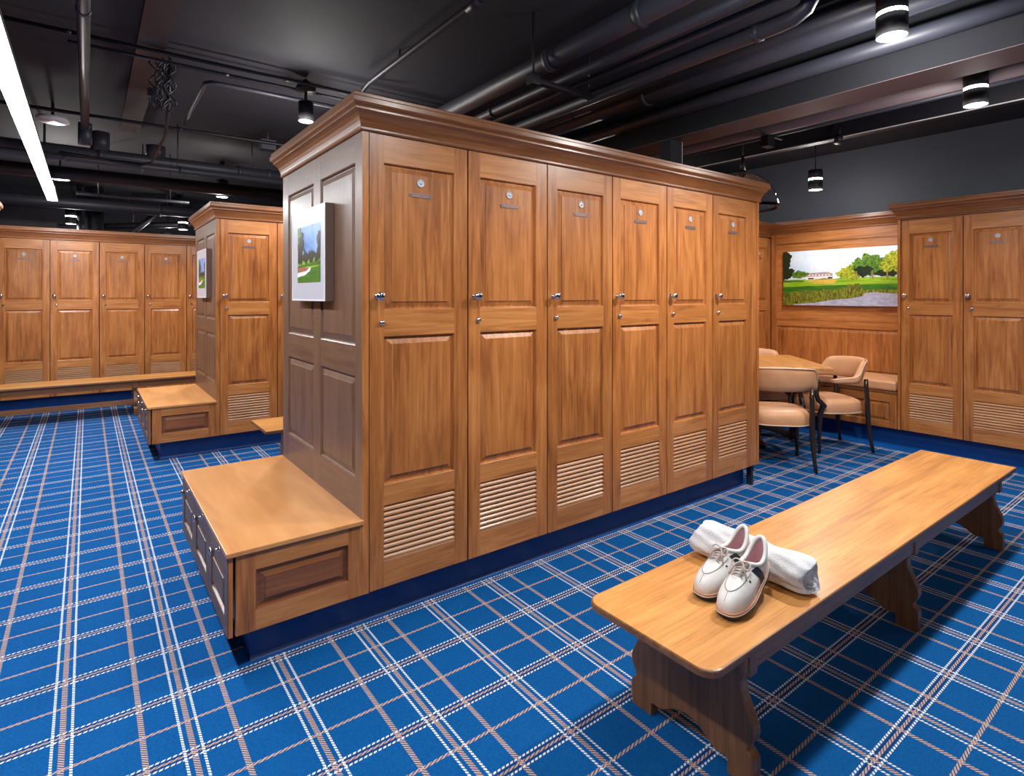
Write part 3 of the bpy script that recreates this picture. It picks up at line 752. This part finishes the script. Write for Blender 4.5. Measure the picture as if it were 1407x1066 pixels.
# ------------------------------------------------------------------ shoes and towel
def shoe(loc, rz, pitch, label):
    """toe points to -x, heel at +x; origin below the toe tip on the bench"""
    root = thing('golf_shoe', loc, 0, label, 'shoe', 'pair of white saddle shoes')
    root.rotation_euler = (0, -pitch, rz)
    Ls = .300
    def outline(u, k=0.0):        # u 0..1 around, start at toe tip, y<0 side first
        a = 2*PI*u; x = Ls/2-math.cos(a)*Ls/2
        p = x/Ls; hwid = .049*(math.sin(PI*min(1, max(0, p))**.62)**.55)*(1-.16*math.sin(PI*min(1, max(0, (p-.35)/.4))) if .35 < p < .75 else 1)*(1-.22*max(0, (p-.45))/.55)
        y = -math.copysign(hwid, math.sin(a)) if abs(math.sin(a)) > 1e-6 else 0
        cx, cy = Ls/2, 0; l = math.hypot(x-cx, y) or 1
        return (x+(x-cx)/l*k, y+y/l*k)
    N = 64
    def zb(x): 
        q = max(0, 1-x/.07); return .010*q*q          # toe spring
    def slab(z0, z1, k0, k1, m, name):
        mb = MB(); rows = []
        for (z, k) in ((z0, k0-.003), (z0+.001, k0), (z1-.001, k1), (z1, k1-.003)):
            rows.append([(*outline(i/N, k), z+zb(outline(i/N)[0])) for i in range(N)])
        mb.grid(rows, m, True); mb.add(rows[0], [tuple(range(N))], m); mb.add(rows[-1], [tuple(range(N))], m)
        return mb.build(name, root)
    slab(0, .011, .006, .007, M['sole'], 'outsole')
    slab(.011, .0155, .0085, .0085, M['welt_white'], 'midsole'); slab(.0155, .0215, .0075, .0065, M['welt'], 'welt')
    hp = [outline(i/N, .004) for i in range(N) if outline(i/N)[0] > .212]
    hb = MB(); hb.add([(x, y, z) for z in (-.009, .0) for x, y in hp], [tuple(range(len(hp))), tuple(range(len(hp), 2*len(hp)))]+[(i, (i+1) % len(hp), (i+1) % len(hp)+len(hp), i+len(hp)) for i in range(len(hp))], M['sole'])
    hb.build('heel', root)
    # upper
    ccx, ca, cb = .222, .066, .030
    def collar(u, o_=0.0, dz=0.0):
        a = 2*PI*u; x = ccx-math.cos(a)*(ca+o_); y = -math.sin(a)*(cb+o_*.8)
        q = (x-(ccx-ca))/(2*ca)
        z = .108-.030*math.sin(PI*min(1, max(0, q)))**1.2+.020*q*q
        return Vector((x, y, z+dz))
    V = 15; rows = []
    for j in range(V+1):
        v = j/V; row = []
        for i in range(N):
            u = i/N; ox, oy = outline(u, 0); A = Vector((ox, oy, .020+zb(ox))); D = collar(u)
            tw = max(0, 1-ox/(Ls*.5)); tw = tw**.7
            out = Vector((ox-Ls/2, oy*1.0, 0)); out = out.normalized() if out.length > 0 else out
            out2 = Vector((0, math.copysign(1, oy) if abs(oy) > 1e-6 else 0, 0))
            Bp = A+Vector((0, 0, .030+.014*tw))+out*.004+Vector((.004*tw, 0, 0))
            Cp = D+Vector((-(.105)*tw, 0, -.022-.006*tw))+out2*.010*(1-tw)+Vector((0, oy*.55*tw, 0))
            p = A*(1-v)**3+Bp*3*v*(1-v)**2+Cp*3*v*v*(1-v)+D*v**3
            row.append(tuple(p))
        rows.append(row)
    mb = MB(); nr, nc = V+1, N
    for i in range(nr-1):
        for k in range(nc):
            k2 = (k+1) % nc; a, b_, c_, d_ = rows[i][k], rows[i][k2], rows[i+1][k2], rows[i+1][k]
            m = M['white_leather']
            mb.add([a, b_, c_, d_], [(0, 1, 2, 3)], m, True)
    up = mb.build('upper', root, subd=1)
    rim = MB().tube([collar(i/40) for i in range(41)], .0075, M['white_leather'], 8, caps=False).build('collar', root)
    # lining and insole
    rows = []
    for j in range(6):
        v = j/5; rows.append([tuple(collar(i/32, -.002)*(1-v)+Vector((ccx-math.cos(2*PI*i/32)*.062, -math.sin(2*PI*i/32)*.026, .036))*v) for i in range(32)])
    mb = MB().grid(rows, M['pink'], True); mb.add(rows[-1], [tuple(range(32))], M['ink']); mb.build('lining', root)
    MB().lathe([(0, .0385), (.016, .038), (.018, .036)], (.262, 0, 0), (0, 0, 1), M['red'], 16).build('insole_badge', root)
    # surface finder on the upper for seams and laces
    bm = bmesh.new(); bm.from_mesh(up.data); 
    from mathutils.bvhtree import BVHTree
    tree = BVHTree.FromBMesh(bm)
    def surf(x, y, up_=.001):
        hit = tree.ray_cast(Vector((x, y, .3)), Vector((0, 0, -1)))
        return Vector((x, y, (hit[0].z if hit[0] else .05)+up_))
    def side(x, z, sg):
        hit = tree.ray_cast(Vector((x, sg*.2, z)), Vector((0, -sg, 0)))
        return Vector((x, (hit[0].y if hit[0] else sg*.03)+sg*.0012, z))
    for sg in (-1, 1):
        st = MB(); g = []
        for i in range(9):
            t_ = i/8; z = .092-.070*t_; xa = .150+.034*t_
            g.append([tuple(side(xa+(.036)*k/5, z-.004*k/5, sg)) for k in range(6)])
        st.grid(g, M['ink']); st.build('saddle_band', root)
    sm = MB(); pts = []
    for k in range(25):
        a = -PI/2+PI*k/24; pts.append((.100-.058*math.cos(a), .0265*math.sin(a)*1.05))
    pts = [(.142, -.0275), (.122, -.0280)]+pts+[(.122, .0280), (.142, .0275)]
    sm.tube([surf(x, y, .0006) for x, y in pts], .0016, M['seam'], 6); sm.build('apron_seam', root)
    MB().tube([surf(x, 0, .0002) for x in (.012, .022, .032, .041)], .0008, M['seam'], 5).build('toe_seam', root)
    # eyelet facings (tongue edge)
    tg = MB(); g = []
    for i in range(9):
        x = .100+.062*i/8; g.append([tuple(surf(x, y, .0022)) for y in (-.011, -.006, 0, .006, .011)])
    tg.grid(g, M['white_leather']); tongue = tg.build('tongue', root)
    tongue.modifiers.new('s', 'SOLIDIFY').thickness = .003
    lc = MB(); rr = .0024
    xs = [.102, .114, .126, .138, .150]
    for i, x in enumerate(xs):
        w2 = .017
        lc.tube([surf(x, -w2, .001), surf(x+.002, -w2*.5, .0055), surf(x+.004, 0, .0070), surf(x+.006, w2*.5, .0055), surf(x+.008, w2, .001)], rr, M['lace'], 6)
        lc.tube([surf(x, w2, .001), surf(x+.002, w2*.5, .0070), surf(x+.004, 0, .0085), surf(x+.006, -w2*.5, .0070), surf(x+.008, -w2, .001)], rr, M['lace'], 6)
        for sg in (-1, 1): lc.lathe([(.0028, -.001), (.0028, .001), (.001, .0018)], surf(x, sg*w2), (0, 0, 1), M['lace'], 8)
    kn = surf(.146, 0, .011)
    lc.lathe([(0, -.005), (.005, -.003), (.006, 0), (.004, .004), (0, .005)], kn, (0, 1, 0), M['lace'], 10)
    for sg in (-1, 1):
        loop = []
        for k in range(15):
            q = k/14; a = q*PI*2
            loop.append(kn+Vector((.011*math.sin(a)-.010*math.sin(a/2), sg*.032*math.sin(a/2), .007*math.sin(a)-.004*math.sin(a/2))))
        lc.tube(loop, rr, M['lace'], 6)
        q1 = surf(.106, sg*.032, .004)
        lc.tube([kn, kn+Vector((-.012, sg*.012, .002)), (kn+q1)/2+Vector((0, 0, .012)), q1], rr, M['lace'], 6)
    lc.build('laces', root)
    if True:
        MB().lathe([(0, -.001), (.0040, -.001), (.0040, .0012), (.002, .0026), (0, .003)], surf(.118, -.036, 0), (0, -.7, .7), M['ink'], 12).build('stud', root)
    bm.free()
    return root
BT = .4505
shoe((1.655, 1.055, BT), math.radians(3), math.radians(15.5), 'right white golf shoe with black saddle, nearer the bench front edge')
shoe((1.695, 1.175, BT), math.radians(-4), math.radians(15.0), 'left white golf shoe, half hidden behind the nearer shoe')

def towel():
    mb = MB(); NA, NL = 72, 44; R = .070; Ln = .44
    def rad(a, y):
        q = .0035*math.sin(3*a+y*9)+.0025*math.sin(5*a-y*23)+.002*math.sin(11*a+y*40)
        r = R+q-.010*math.exp(-((y-.13)/.05)**2)*(.5+.5*math.cos(a-1.2))
        e = min(y, Ln-y); 
        if e < .03: r -= .012*(1-e/.03)**2
        return r
    rows = []
    for j in range(NL+1):
        y = Ln*j/NL; row = []
        for i in range(NA):
            a = 2*PI*i/NA; r = rad(a, y); x, z = math.cos(a)*r*1.06, math.sin(a)*r*.96
            if z < -.052: z = -.052+(z+.052)*.18
            if y > Ln*.92: pass
            row.append((x, y+.012*math.sin(a*2+1)*(1 if j in (0, NL) else .6), z))
        rows.append(row)
    mb.grid(rows, M['towel'], True)
    # spiral ends
    for (rw, sg, yy) in ((rows[0], -1, 0), (rows[-1], 1, Ln)):
        prev = rw; seq = [(.93, .004), (.86, -.006), (.80, -.020), (.74, -.006), (.66, .004), (.58, -.010), (.50, -.022), (.43, -.006), (.34, .003), (.26, -.010), (.18, -.022), (.10, -.02), (.001, -.024)]
        rr = [rw]
        for k, d in seq: 
            row = []
            for i, p in enumerate(rw):
                a = 2*PI*i/NA; kk = max(.001, k*(1+.09*math.sin(a+k*9)))
                row.append((p[0]*kk, yy+(p[1]-yy)*k+sg*d*(1+.3*math.sin(2*a)), p[2]*kk))
            rr.append(row)
        mb.grid(rr, M['towel'], True)
    o = mb.build('rolled_towel'); o.location = (2.030, .955, BT+.0645)
    o.rotation_euler = (0, 0, math.radians(2))
    o.modifiers.new('s', 'SUBSURF').levels = 1
    return tag(o, 'white terry towel rolled up behind the shoes on the foreground bench', 'towel')
towel()

# ------------------------------------------------------------------ ceiling services
def pipeY(x, z, y0, y1, r, m, label, name='pipe', coll=None, cat='pipe'):
    mb = MB(); mb.tube([(x, y0, z), (x, y1, z)], r, m, 16)
    for y in (coll or []): mb.tube([(x, y-.02, z), (x, y+.02, z)], r*1.13, m, 16)
    for y in (y0+.8, y1-.6): mb.tube([(x, y, z+r*.8), (x, y, CEIL)], .006, m, 6)
    return tag(mb.build(name), label, cat)
def pipeX(y, z, x0, x1, r, m, label, name='pipe', coll=None, cat='pipe', hang=None):
    mb = MB(); mb.tube([(x0, y, z), (x1, y, z)], r, m, 16)
    for x in (coll or []): mb.tube([(x-.02, y, z), (x+.02, y, z)], r*1.16, m, 16)
    for x in (hang or []): mb.tube([(x, y, z+r*.8), (x, y, CEIL)], .006, m, 6)
    return tag(mb.build(name), label, cat)
pipeY(-.016, 2.95, .4, 6.05, .030, M['pipe'], 'slim grey pipe running away from the camera near the strip light', coll=[1.5, 3.6])
tag(MB().tube([(-.016, 6.10, 2.8), (-.016, 6.10, 2.98)], .05, M['pipe'], 16).tube([(-.016, 6.05, 2.95), (-.016, 6.15, 2.95)], .042, M['pipe'], 12).build('pipe_elbow'), 'grey elbow turning down at the end of the slim left pipe', 'pipe fitting')
tag(MB().box(.26, .42, -1, 6.9, CEIL-.05, CEIL, M['pipe_dark']).build('ceiling_flat_strip'), 'flat dark strip along the ceiling right of the slim left pipe', 'flat_strip')  # flat dark strip lying against the ceiling
pipeX(4.43, 3.125, -.45, 4.2, .013, M['pipe_dark'], 'upper thin black conduit crossing above the small ceiling spotlight', 'conduit', coll=[-.1, 1.2, 2.2], cat='conduit')
pipeX(4.52, 3.10, -.10, 4.2, .010, M['pipe'], 'lower thin conduit crossing just behind the small ceiling spotlight', 'conduit', coll=[.8], cat='conduit')
tag(MB().tube([(.72, 6.05, 3.09), (.715, 5.0, 3.1), (.71, 4.80, 3.1), (.74, 4.76, 3.1), (.80, 4.75, 3.1), (2.9, 4.75, 3.1)], .016, M['pipe'], 10).build('conduit'), 'bent conduit making a corner on the ceiling left of the spotlight', 'conduit')
pipeX(6.12, 3.06, -1.5, 4.0, .016, M['pipe_dark'], 'thin dark conduit crossing before the big left cross pipe', 'conduit', coll=[-.6, .7], cat='conduit')
tag(MB().box(1.42, 1.56, 6.14, 6.24, 3.0, 3.10, M['pipe']).tube([(1.49, 6.19, 3.09), (1.49, 6.19, CEIL)], .01, M['pipe'], 6).build('junction_box'), 'small grey junction box on the ceiling conduit', 'junction box')
pipeX(6.70, 2.84, XL, 4.5, .062, M['pipe'], 'thick grey pipe crossing the aisle above the second block', coll=[.1, 1.32, 1.62], hang=[-1.4, 1.45, 3])
tag(MB().tube([(.1, 6.7, 2.88), (.1, 6.7, 3.06)], .075, M['pipe'], 16).build('pipe_tee'), 'upright grey stub on the left end of the thick cross pipe', 'pipe fitting')
tag(MB().tube([(.55, 6.7, 2.88), (.55, 6.7, 3.0)], .085, M['pipe'], 16).build('pipe_tee'), 'wider upright grey stub on the thick cross pipe', 'pipe fitting')
pipeX(6.50, 2.745, XL, 3.0, .032, M['pipe'], 'thinner grey pipe hung below the thick cross pipe', coll=[-.4, -.15, .75], hang=[.72])
pipeX(7.6, 2.79, XL, 4.4, .07, M['pipe_dark'], 'dark wide pipe crossing behind the thick grey cross pipe', hang=[-1, .5, 2])
pipeX(7.95, 2.64, -.1, 1.0, .018, M['pipe'], 'short thin grey conduit below the dark wide pipe', 'conduit', cat='conduit', hang=[.1, .8])
pipeX(10.36, 2.83, XL, 5, .085, M['pipe'], 'thick dark pipe crossing at the far end just above the far row', coll=[-1.0, .9], hang=[-2, 1, 3])
tag(MB().tube([(-.35, 11.2, 2.55), (3.5, 11.2, 2.95)], .05, M['pipe_dark'], 12).tube([(.6, 11.2, 2.68), (.6, 11.2, CEIL)], .008, M['pipe_dark'], 6).tube([(2.8, 11.2, 2.9), (2.8, 11.2, CEIL)], .008, M['pipe_dark'], 6).build('pipe'), 'sloping dark pipe rising to the right beyond the far row', 'pipe')
# air duct beyond the far row
mb = MB(); mb.tube([(-3.6, 11.9, 1.6), (-3.6+2.9, 11.9, 1.6)], .01, M['pipe'], 6)
o = MB().box(-1.25, -.25, 11.9, 12.9, 2.35, CEIL, M['pipe']).build('air_duct', bevel=.15); tag(o, 'wide rounded grey air duct above the far left lockers', 'duct')
tag(MB().box(-2.6, -1.45, 11.5, 12.9, 2.2, CEIL, M['wall']).build('bulkhead'), 'pale grey bulkhead in the far left corner of the ceiling', 'bulkhead')
for (x, y, r, lb) in ((.12, 11.0, .085, 'stout dark upright pipe beyond the far locker row'), (-.10, 10.9, .03, 'first slim upright pipe left of the stout one'), (.0, 11.1, .035, 'second slim upright pipe left of the stout one'), (1.13, 9.0+.0, .0, '')):
    if r: tag(MB().tube([(x, y, 0), (x, y, CEIL)], r, M['pipe_dark'], 14).build('standpipe'), lb, 'pipe')
tag(MB().tube([(.12, 11.0, 2.05), (1.25, 11.0, 3.19)], .045, M['pipe_dark'], 8).build('brace'), 'diagonal dark steel brace above the far row', 'brace')
tag(MB().box(-3, 5, 11.6, 11.8, 2.9, CEIL, M['beam']).build('ceiling_beam'), 'dark cross beam beyond the far locker row', 'beam')
# hanging cables bundle
mb = MB(); rc = random.Random(3)
for k in range(9):
    x = .42+rc.uniform(-.06, .06); y = 4.6+rc.uniform(-.06, .06); pts = []
    for j in range(16): pts.append((x+.02*math.sin(j*1.1+k), y+.02*math.cos(j*.9+k*2), 3.15-j*.022-(.0 if k % 2 else .04)))
    mb.tube(pts, .005, M['pipe_dark'], 6)
for k in range(7):
    a = [(.36+.03*math.cos(t_*.6), 4.6+.03*math.sin(t_*.6), 2.93-.008*k-.002*t_) for t_ in range(11)]
    mb.tube(a, .004, M['pipe'], 5)
tag(mb.build('cable_bundle'), 'tangled bundle of black cables and coiled wire hanging from the ceiling', 'cables')
tag(MB().tube([(.47, 4.7, 3.15), (.47, 4.75, 2.9), (.50, 5.3, 2.78), (.49, 6.4, 2.77), (.40, 6.45, 2.74), (-.2, 6.46, 2.78)], .012, M['pipe_dark'], 8).build('cable'), 'single black cable dropping from the tangled bundle to the cross pipe', 'cable')
# middle conduit above the central block
tag(MB().tube([(1.73, 4.30, 3.02), (1.73, 4.25, 3.11), (1.73, 4.12, 3.135), (1.73, 2.7, 3.135), (1.745, 2.65, 3.135), (1.745, -.5, 3.135)], .017, M['pipe'], 10).tube([(1.745, 1.2, 3.14), (1.745, 1.2, CEIL)], .008, M['pipe'], 6).tube([(1.73, 3.6, 3.14), (1.73, 3.6, CEIL)], .008, M['pipe'], 6).tube([(1.738, 2.62, 3.135), (1.738, 2.74, 3.135)], .024, M['pipe'], 10).tube([(1.745, 2.2, 3.135), (1.745, 2.24, 3.135)], .023, M['pipe'], 10).build('conduit'), 'conduit running from the crown corner toward the camera across the dark ceiling', 'conduit')
# right-hand services
pipeY(2.25, 2.93, -1.5, 6.4, .064, M['pipe'], 'thick grey pipe over the left part of the central block', coll=[1.15, 1.9, 2.6])
pipeY(2.37, 2.84, -1.5, 6.4, .030, M['pipe'], 'slender grey pipe just right of the thick one', coll=[3.4])
pipeY(2.50, 2.84, -1.5, 6.4, .020, M['pipe'], 'thinnest grey pipe of the group over the central block')
pipeY(2.60, 3.13, -1.5, 6.4, .045, M['pipe_dark'], 'black pipe close to the ceiling right of the thin grey ones')
mb = MB(); mb.tube([(2.66, 6.3, 2.80), (2.66, 1.42, 2.80), (2.66, 1.34, 2.805), (2.66, 1.28, 2.83), (2.66, 1.25, 2.88), (2.66, 1.24, 2.96), (2.66, 1.24, CEIL)], .038, M['pipe'], 14)
for y in (1.5, 4.2): mb.tube([(2.66, y, 2.80), (2.66, y+.03, 2.80)], .044, M['pipe'], 14)
tag(mb.build('pipe'), 'dark pipe ending in an upturned elbow above the central block', 'pipe')
pipeY(3.36, 3.075, -1.5, 6.4, .043, M['pipe_dark'], 'wide black pipe between the elbow pipe and the grey one', coll=[3.6])
pipeY(3.49, 3.06, -1.5, 6.4, .075, M['pipe'], 'wide grey pipe passing behind the nearest round ceiling light', coll=[2.9])
pipeY(3.645, 2.93, -1.5, 6.4, .05, M['pipe'], 'grey pipe beside the big ceiling beam', coll=[])
# strut with hanger
mb = MB(); mb.box(2.12, 2.62, 2.62, 2.66, 2.775, 2.805, M['pipe_dark']); mb.tube([(2.14, 2.64, 2.76), (2.14, 2.64, CEIL)], .008, M['pipe_dark'], 6); mb.tube([(2.60, 2.64, 2.76), (2.60, 2.64, CEIL)], .008, M['pipe_dark'], 6)
mb.box(2.11, 2.17, 2.61, 2.67, 2.76, 2.83, M['pipe_dark'])
tag(mb.build('pipe_hanger'), 'black strut hanger carrying the grey pipes over the central block', 'hanger')
# beam; the light on its underside is painted as a rose layer
mb = MB(); mb.box(3.72, 4.0, -3.2, 14, 2.753, CEIL, M['beam']); mb.box(3.72, 4.0, -3.2, 14, 2.75, 2.753, M['beam_under'])
tag(mb.build('ceiling_beam'), 'deep dark ceiling beam with a painted pink-lit underside over the bench', 'beam')
mb = MB(); mb.box(3.722, 3.87, 2.855, 2.955, 2.388, 2.75, M['beam'])
mb.box(3.871, 3.875, 2.855, 2.955, 2.388, 2.75, M['frame_face'])  # thin white strip paints the lit edge of the post
tag(mb.build('post'), 'short dark post between the central block top and the beam', 'post')
pipeY(4.76, 3.06, -3, 14, .04, M['beam_under'], 'pale grey tube just right of the big beam', coll=[3.6])
pipeY(5.03, 3.05, -3, 14, .068, M['beam_under'], 'wide pale grey tube second right of the big beam')
pipeY(5.20, 3.02, -3, 14, .022, M['pipe'], 'thin grey conduit right of the pale tubes', 'conduit', cat='conduit')
tag(MB().box(5.62, 5.70, -3, 14, 2.97, 3.2, M['pipe_dark']).box(5.61, 5.62, -3, 14, 2.97, 2.978, M['frame_face']).build('steel_beam'), 'narrow dark steel beam with a bright lower edge', 'beam')
tag(MB().box(5.0, 5.12, 2.75, 2.82, 2.88, 2.98, M['pipe_dark']).tube([(4.7, 2.78, 2.99), (5.3, 2.78, 2.99)], .012, M['pipe_dark'], 6).tube([(4.7, 2.78, 2.99), (4.7, 2.78, CEIL)], .008, M['pipe_dark'], 6).build('pipe_clamp'), 'small black clamp under the pale tubes', 'clamp')

# ------------------------------------------------------------------ luminaires
def spot(loc, power, size=.06, angle=110, blend=.6, rot=None, col=(1, .965, .93)):
    l = bpy.data.lights.new('light', 'SPOT'); l.energy = power; l.shadow_soft_size = size; l.spot_size = math.radians(angle); l.spot_blend = blend; l.color = col
    o = bpy.data.objects.new('lamp_light', l); COL.objects.link(o); o.location = loc
    if rot: o.rotation_euler = rot
    o['kind'] = 'helper'
    return o
def point(loc, power, size=.05, col=(1, .965, .93)):
    l = bpy.data.lights.new('light', 'POINT'); l.energy = power; l.shadow_soft_size = size; l.color = col
    o = bpy.data.objects.new('lamp_light', l); COL.objects.link(o); o.location = loc; o['kind'] = 'helper'
    return o
def area(loc, sx_, sy_, power, rot=(0, 0, 0), col=(1, .98, .96)):
    l = bpy.data.lights.new('light', 'AREA'); l.shape = 'RECTANGLE'; l.size = sx_; l.size_y = sy_; l.energy = power; l.color = col
    o = bpy.data.objects.new('strip_light_source', l); COL.objects.link(o); o.location = loc; o.rotation_euler = rot
    o['kind'] = 'helper'
    return o
def can(x, y, zb_, label, r=.07, power=60, top=CEIL, stem=True, angle=120):
    root = thing('ceiling_light', (x, y, zb_), 0, label, 'ceiling light', 'round black ceiling lights with two glowing rings')
    h = MB(); h.lathe([(0, .215), (r, .215), (r, .125), (r*.55, .125), (r*.55, .105), (r, .105), (r, .0), (r*.94, 0), (r*.94, .006)], (0,0,0), (0,0,1), M['black'], 28)
    if top-zb_ > .22: h.tube([(0, 0, .205), (0, 0, top-zb_)], .006 if top-zb_ > .5 else .03, M['black'], 8)
    h.build('housing', root)
    MB().lathe([(0, .004), (r*.94, .004)], (0,0,0), (0,0,1), M['lamp'], 28).build('lens', root)
    MB().lathe([(r*.96, .105), (r*.96, .125)], (0,0,0), (0,0,1), M['lamp'], 28).build('glow_ring', root)
    if power:
        point((x, y, zb_-.07), power*.20, .06)
        spot((x, y, zb_-.02), power*1.05, .075, 152, .5)
    return root
PW = 70
can(3.26, 1.14, 2.81, 'nearest round black ceiling light, above the bench', power=PW*2.1)
can(4.88, 1.20, 2.805, 'second round black ceiling light, near the right edge', power=PW)
can(6.30, 2.93, 2.64, 'round black pendant light hanging before the alcove wall', power=PW*.75)
can(1.37, 7.97, 2.75, 'round light glowing over the crown of the second block', power=PW)
can(1.26, 10.7, 2.58, 'far pendant light left of the second block crown', power=PW*.4)
can(-.20, 10.85, 2.58, 'far pendant light below the end of the strip light', power=PW*.4)
can(1.64, 1.10, 2.81, 'round ceiling light out of view above the near bench end', power=PW*.9)
can(.0, 1.0, 2.81, 'round ceiling light out of view left of the near bench', power=PW*.45)
can(5.3, -.4, 2.81, 'added round fill light, unseen, right of the camera', power=PW*.3)  # unseen lamp added as frontal fill on the lockers
can(1.9, -1.0, 2.81, 'added round fill light, unseen, behind the bench', power=PW*.2)  # another unseen lamp added for frontal fill
can(1.9, 5.3, 2.81, 'round ceiling light hidden over the aisle behind the central block', power=PW*.9)
can(4.9, 5.0, 2.81, 'round ceiling light hidden beyond the central block', power=PW*.6)
def disc_light(x, y, z, label, power=30):
    root = thing('flush_light', (x, y, z), 0, label, 'ceiling light')
    MB().lathe([(0, .05), (.095, .05), (.10, .0), (.09, -.004), (.088, .004)], (0,0,0), (0,0,1), M['pipe'], 24).tube([(0, 0, .04), (0, 0, CEIL-z)], .01, M['black'], 6).build('housing', root)
    MB().lathe([(0, .002), (.088, .002)], (0,0,0), (0,0,1), M['lamp'], 24).build('lens', root)
    if power: point((x, y, z-.08), power*.7, .05)
disc_light(-.26, 8.66, 2.89, 'small flush light right beside the end of the strip light', 40)
disc_light(-.22, 11.7, 2.62, 'tiny far light just above the far row crown', 0)
disc_light(1.13, 11.6, 2.56, 'small far spotlight between the two far pendants', 15)
o = MB().lathe([(0, .03), (.12, .03), (.12, 0), (0, 0)], (-.245, 6.8-.35, 3.04), (0,0,1), M['frame_face'], 24).tube([(-.245, 6.45, 3.05), (-.245, 6.45, CEIL)], .012, M['black'], 6).build('ceiling_disc'); tag(o, 'unlit pale round ceiling disc left of the thick cross pipe', 'ceiling disc')
# small ceiling spotlight
root = thing('ceiling_spotlight', (1.367, 4.51, 2.86), 0, 'small black ceiling spotlight left of the central block crown', 'ceiling light')
MB().lathe([(0, .15), (.056, .15), (.056, 0), (.052, 0), (.052, .006)], (0,0,0), (0,0,1), M['black'], 24).tube([(0, 0, .14), (0, 0, .19), (.0, 0, .27)], .012, M['black'], 8).lathe([(0, .23), (.075, .235), (.075, .265), (0, .34)], (0,0,0), (0,0,1), M['black'], 20).build('housing', root)
MB().lathe([(0, .004), (.052, .004)], (0,0,0), (0,0,1), M['lamp'], 24).build('lens', root)
point((1.367, 4.51, 2.80), PW*.35, .045)
# adjustable spot heads on the right beam
root = thing('track_spotlight', (5.50, 2.36, 2.90), 0, 'unlit black adjustable spotlight on the narrow steel beam', 'ceiling light')
MB().tube([(0, 0, 0), (.03, .0, .07)], .035, M['black'], 14).tube([(.03, 0, .05), (.06, 0, .20)], .01, M['black'], 6).build('housing', root)
# long strip light
root = thing('strip_light', (-.337, 0, 2.65), 0, 'long bright white strip light over the left aisle', 'ceiling light')
MB().box(-.05, .05, .9, 8.86, .006, .035, M['pipe_dark']).box(-.01, .01, 3, 3.02, .035, .55, M['pipe_dark']).box(-.01, .01, 7.2, 7.22, .035, .55, M['pipe_dark']).build('housing', root)
MB().box(-.048, .048, .9, 8.855, 0, .006, M['strip']).build('diffuser', root)
for yy in (2.3, 4.9, 7.5): area((-.337, yy, 2.64), .09, 2.6, 46, col=(.88, .94, 1))
# unseen strip light added behind the camera as fill
root = thing('strip_light', (-.364, -2.9, 2.75), 0, 'added white fill strip light, unseen behind the camera', 'ceiling light')
MB().box(-.055, .055, 0, 2.6, .006, .075, M['pipe_dark']).box(-.01, .01, 1.2, 1.22, .075, .45, M['pipe_dark']).build('housing', root)
MB().box(-.052, .052, .01, 2.59, 0, .006, M['strip']).build('diffuser', root)
area((-.364, -1.6, 2.735), .10, 2.4, 16, col=(.90, .95, 1))
# glass dome pendant over the table
root = thing('glass_pendant', (5.40, 3.24, 2.39), 0, 'clear glass dome pendant light behind the right end of the crown', 'pendant light')
R = .345; prof = [(R*math.cos(a), .37*math.sin(a)) for a in [math.radians(d_) for d_ in range(0, 85, 7)]]
prof2 = [(r*.985, z-.004) for r, z in prof]
MB().lathe(prof+prof2[::-1]+[prof[0]], (0,0,0), (0,0,1), M['glass'], 40).build('shade', root)
MB().lathe([(0, .39), (.05, .39), (.06, .36), (.02, .33), (.02, .28), (0, .28)], (0,0,0), (0,0,1), M['dark_wood'], 18).tube([(0, 0, .38), (0, 0, .55)], [.028, .014], M['dark_wood'], 10).tube([(0, 0, .5), (0, 0, CEIL-2.39)], .007, M['black'], 6).build('stem', root)
spot((5.4, 3.24, 2.60), 30, .05, 130, .7, col=(1, .93, .85))

# ------------------------------------------------------------------ camera, world, view
cam = bpy.data.cameras.new('camera'); cam.sensor_width = 36; cam.lens = 778/1407*36
cam.shift_y = (406-533)/1407; cam.shift_x = 0; cam.clip_start = .05; cam.clip_end = 100
co = bpy.data.objects.new('camera', cam); COL.objects.link(co); co.location = (0, 0, 1.5)
co.rotation_euler = (PI/2, 0, math.atan2(.8, .6)-PI/2)
S.camera = co
wd = bpy.data.worlds.new('world'); S.world = wd; wd.use_nodes = True
wd.node_tree.nodes['Background'].inputs[0].default_value = (.5, .55, .65, 1); wd.node_tree.nodes['Background'].inputs[1].default_value = .3
S.view_settings.view_transform = 'Standard'; S.view_settings.look = 'None'; S.view_settings.gamma = 1; S.view_settings.use_curve_mapping = False
S.view_settings.exposure = .45
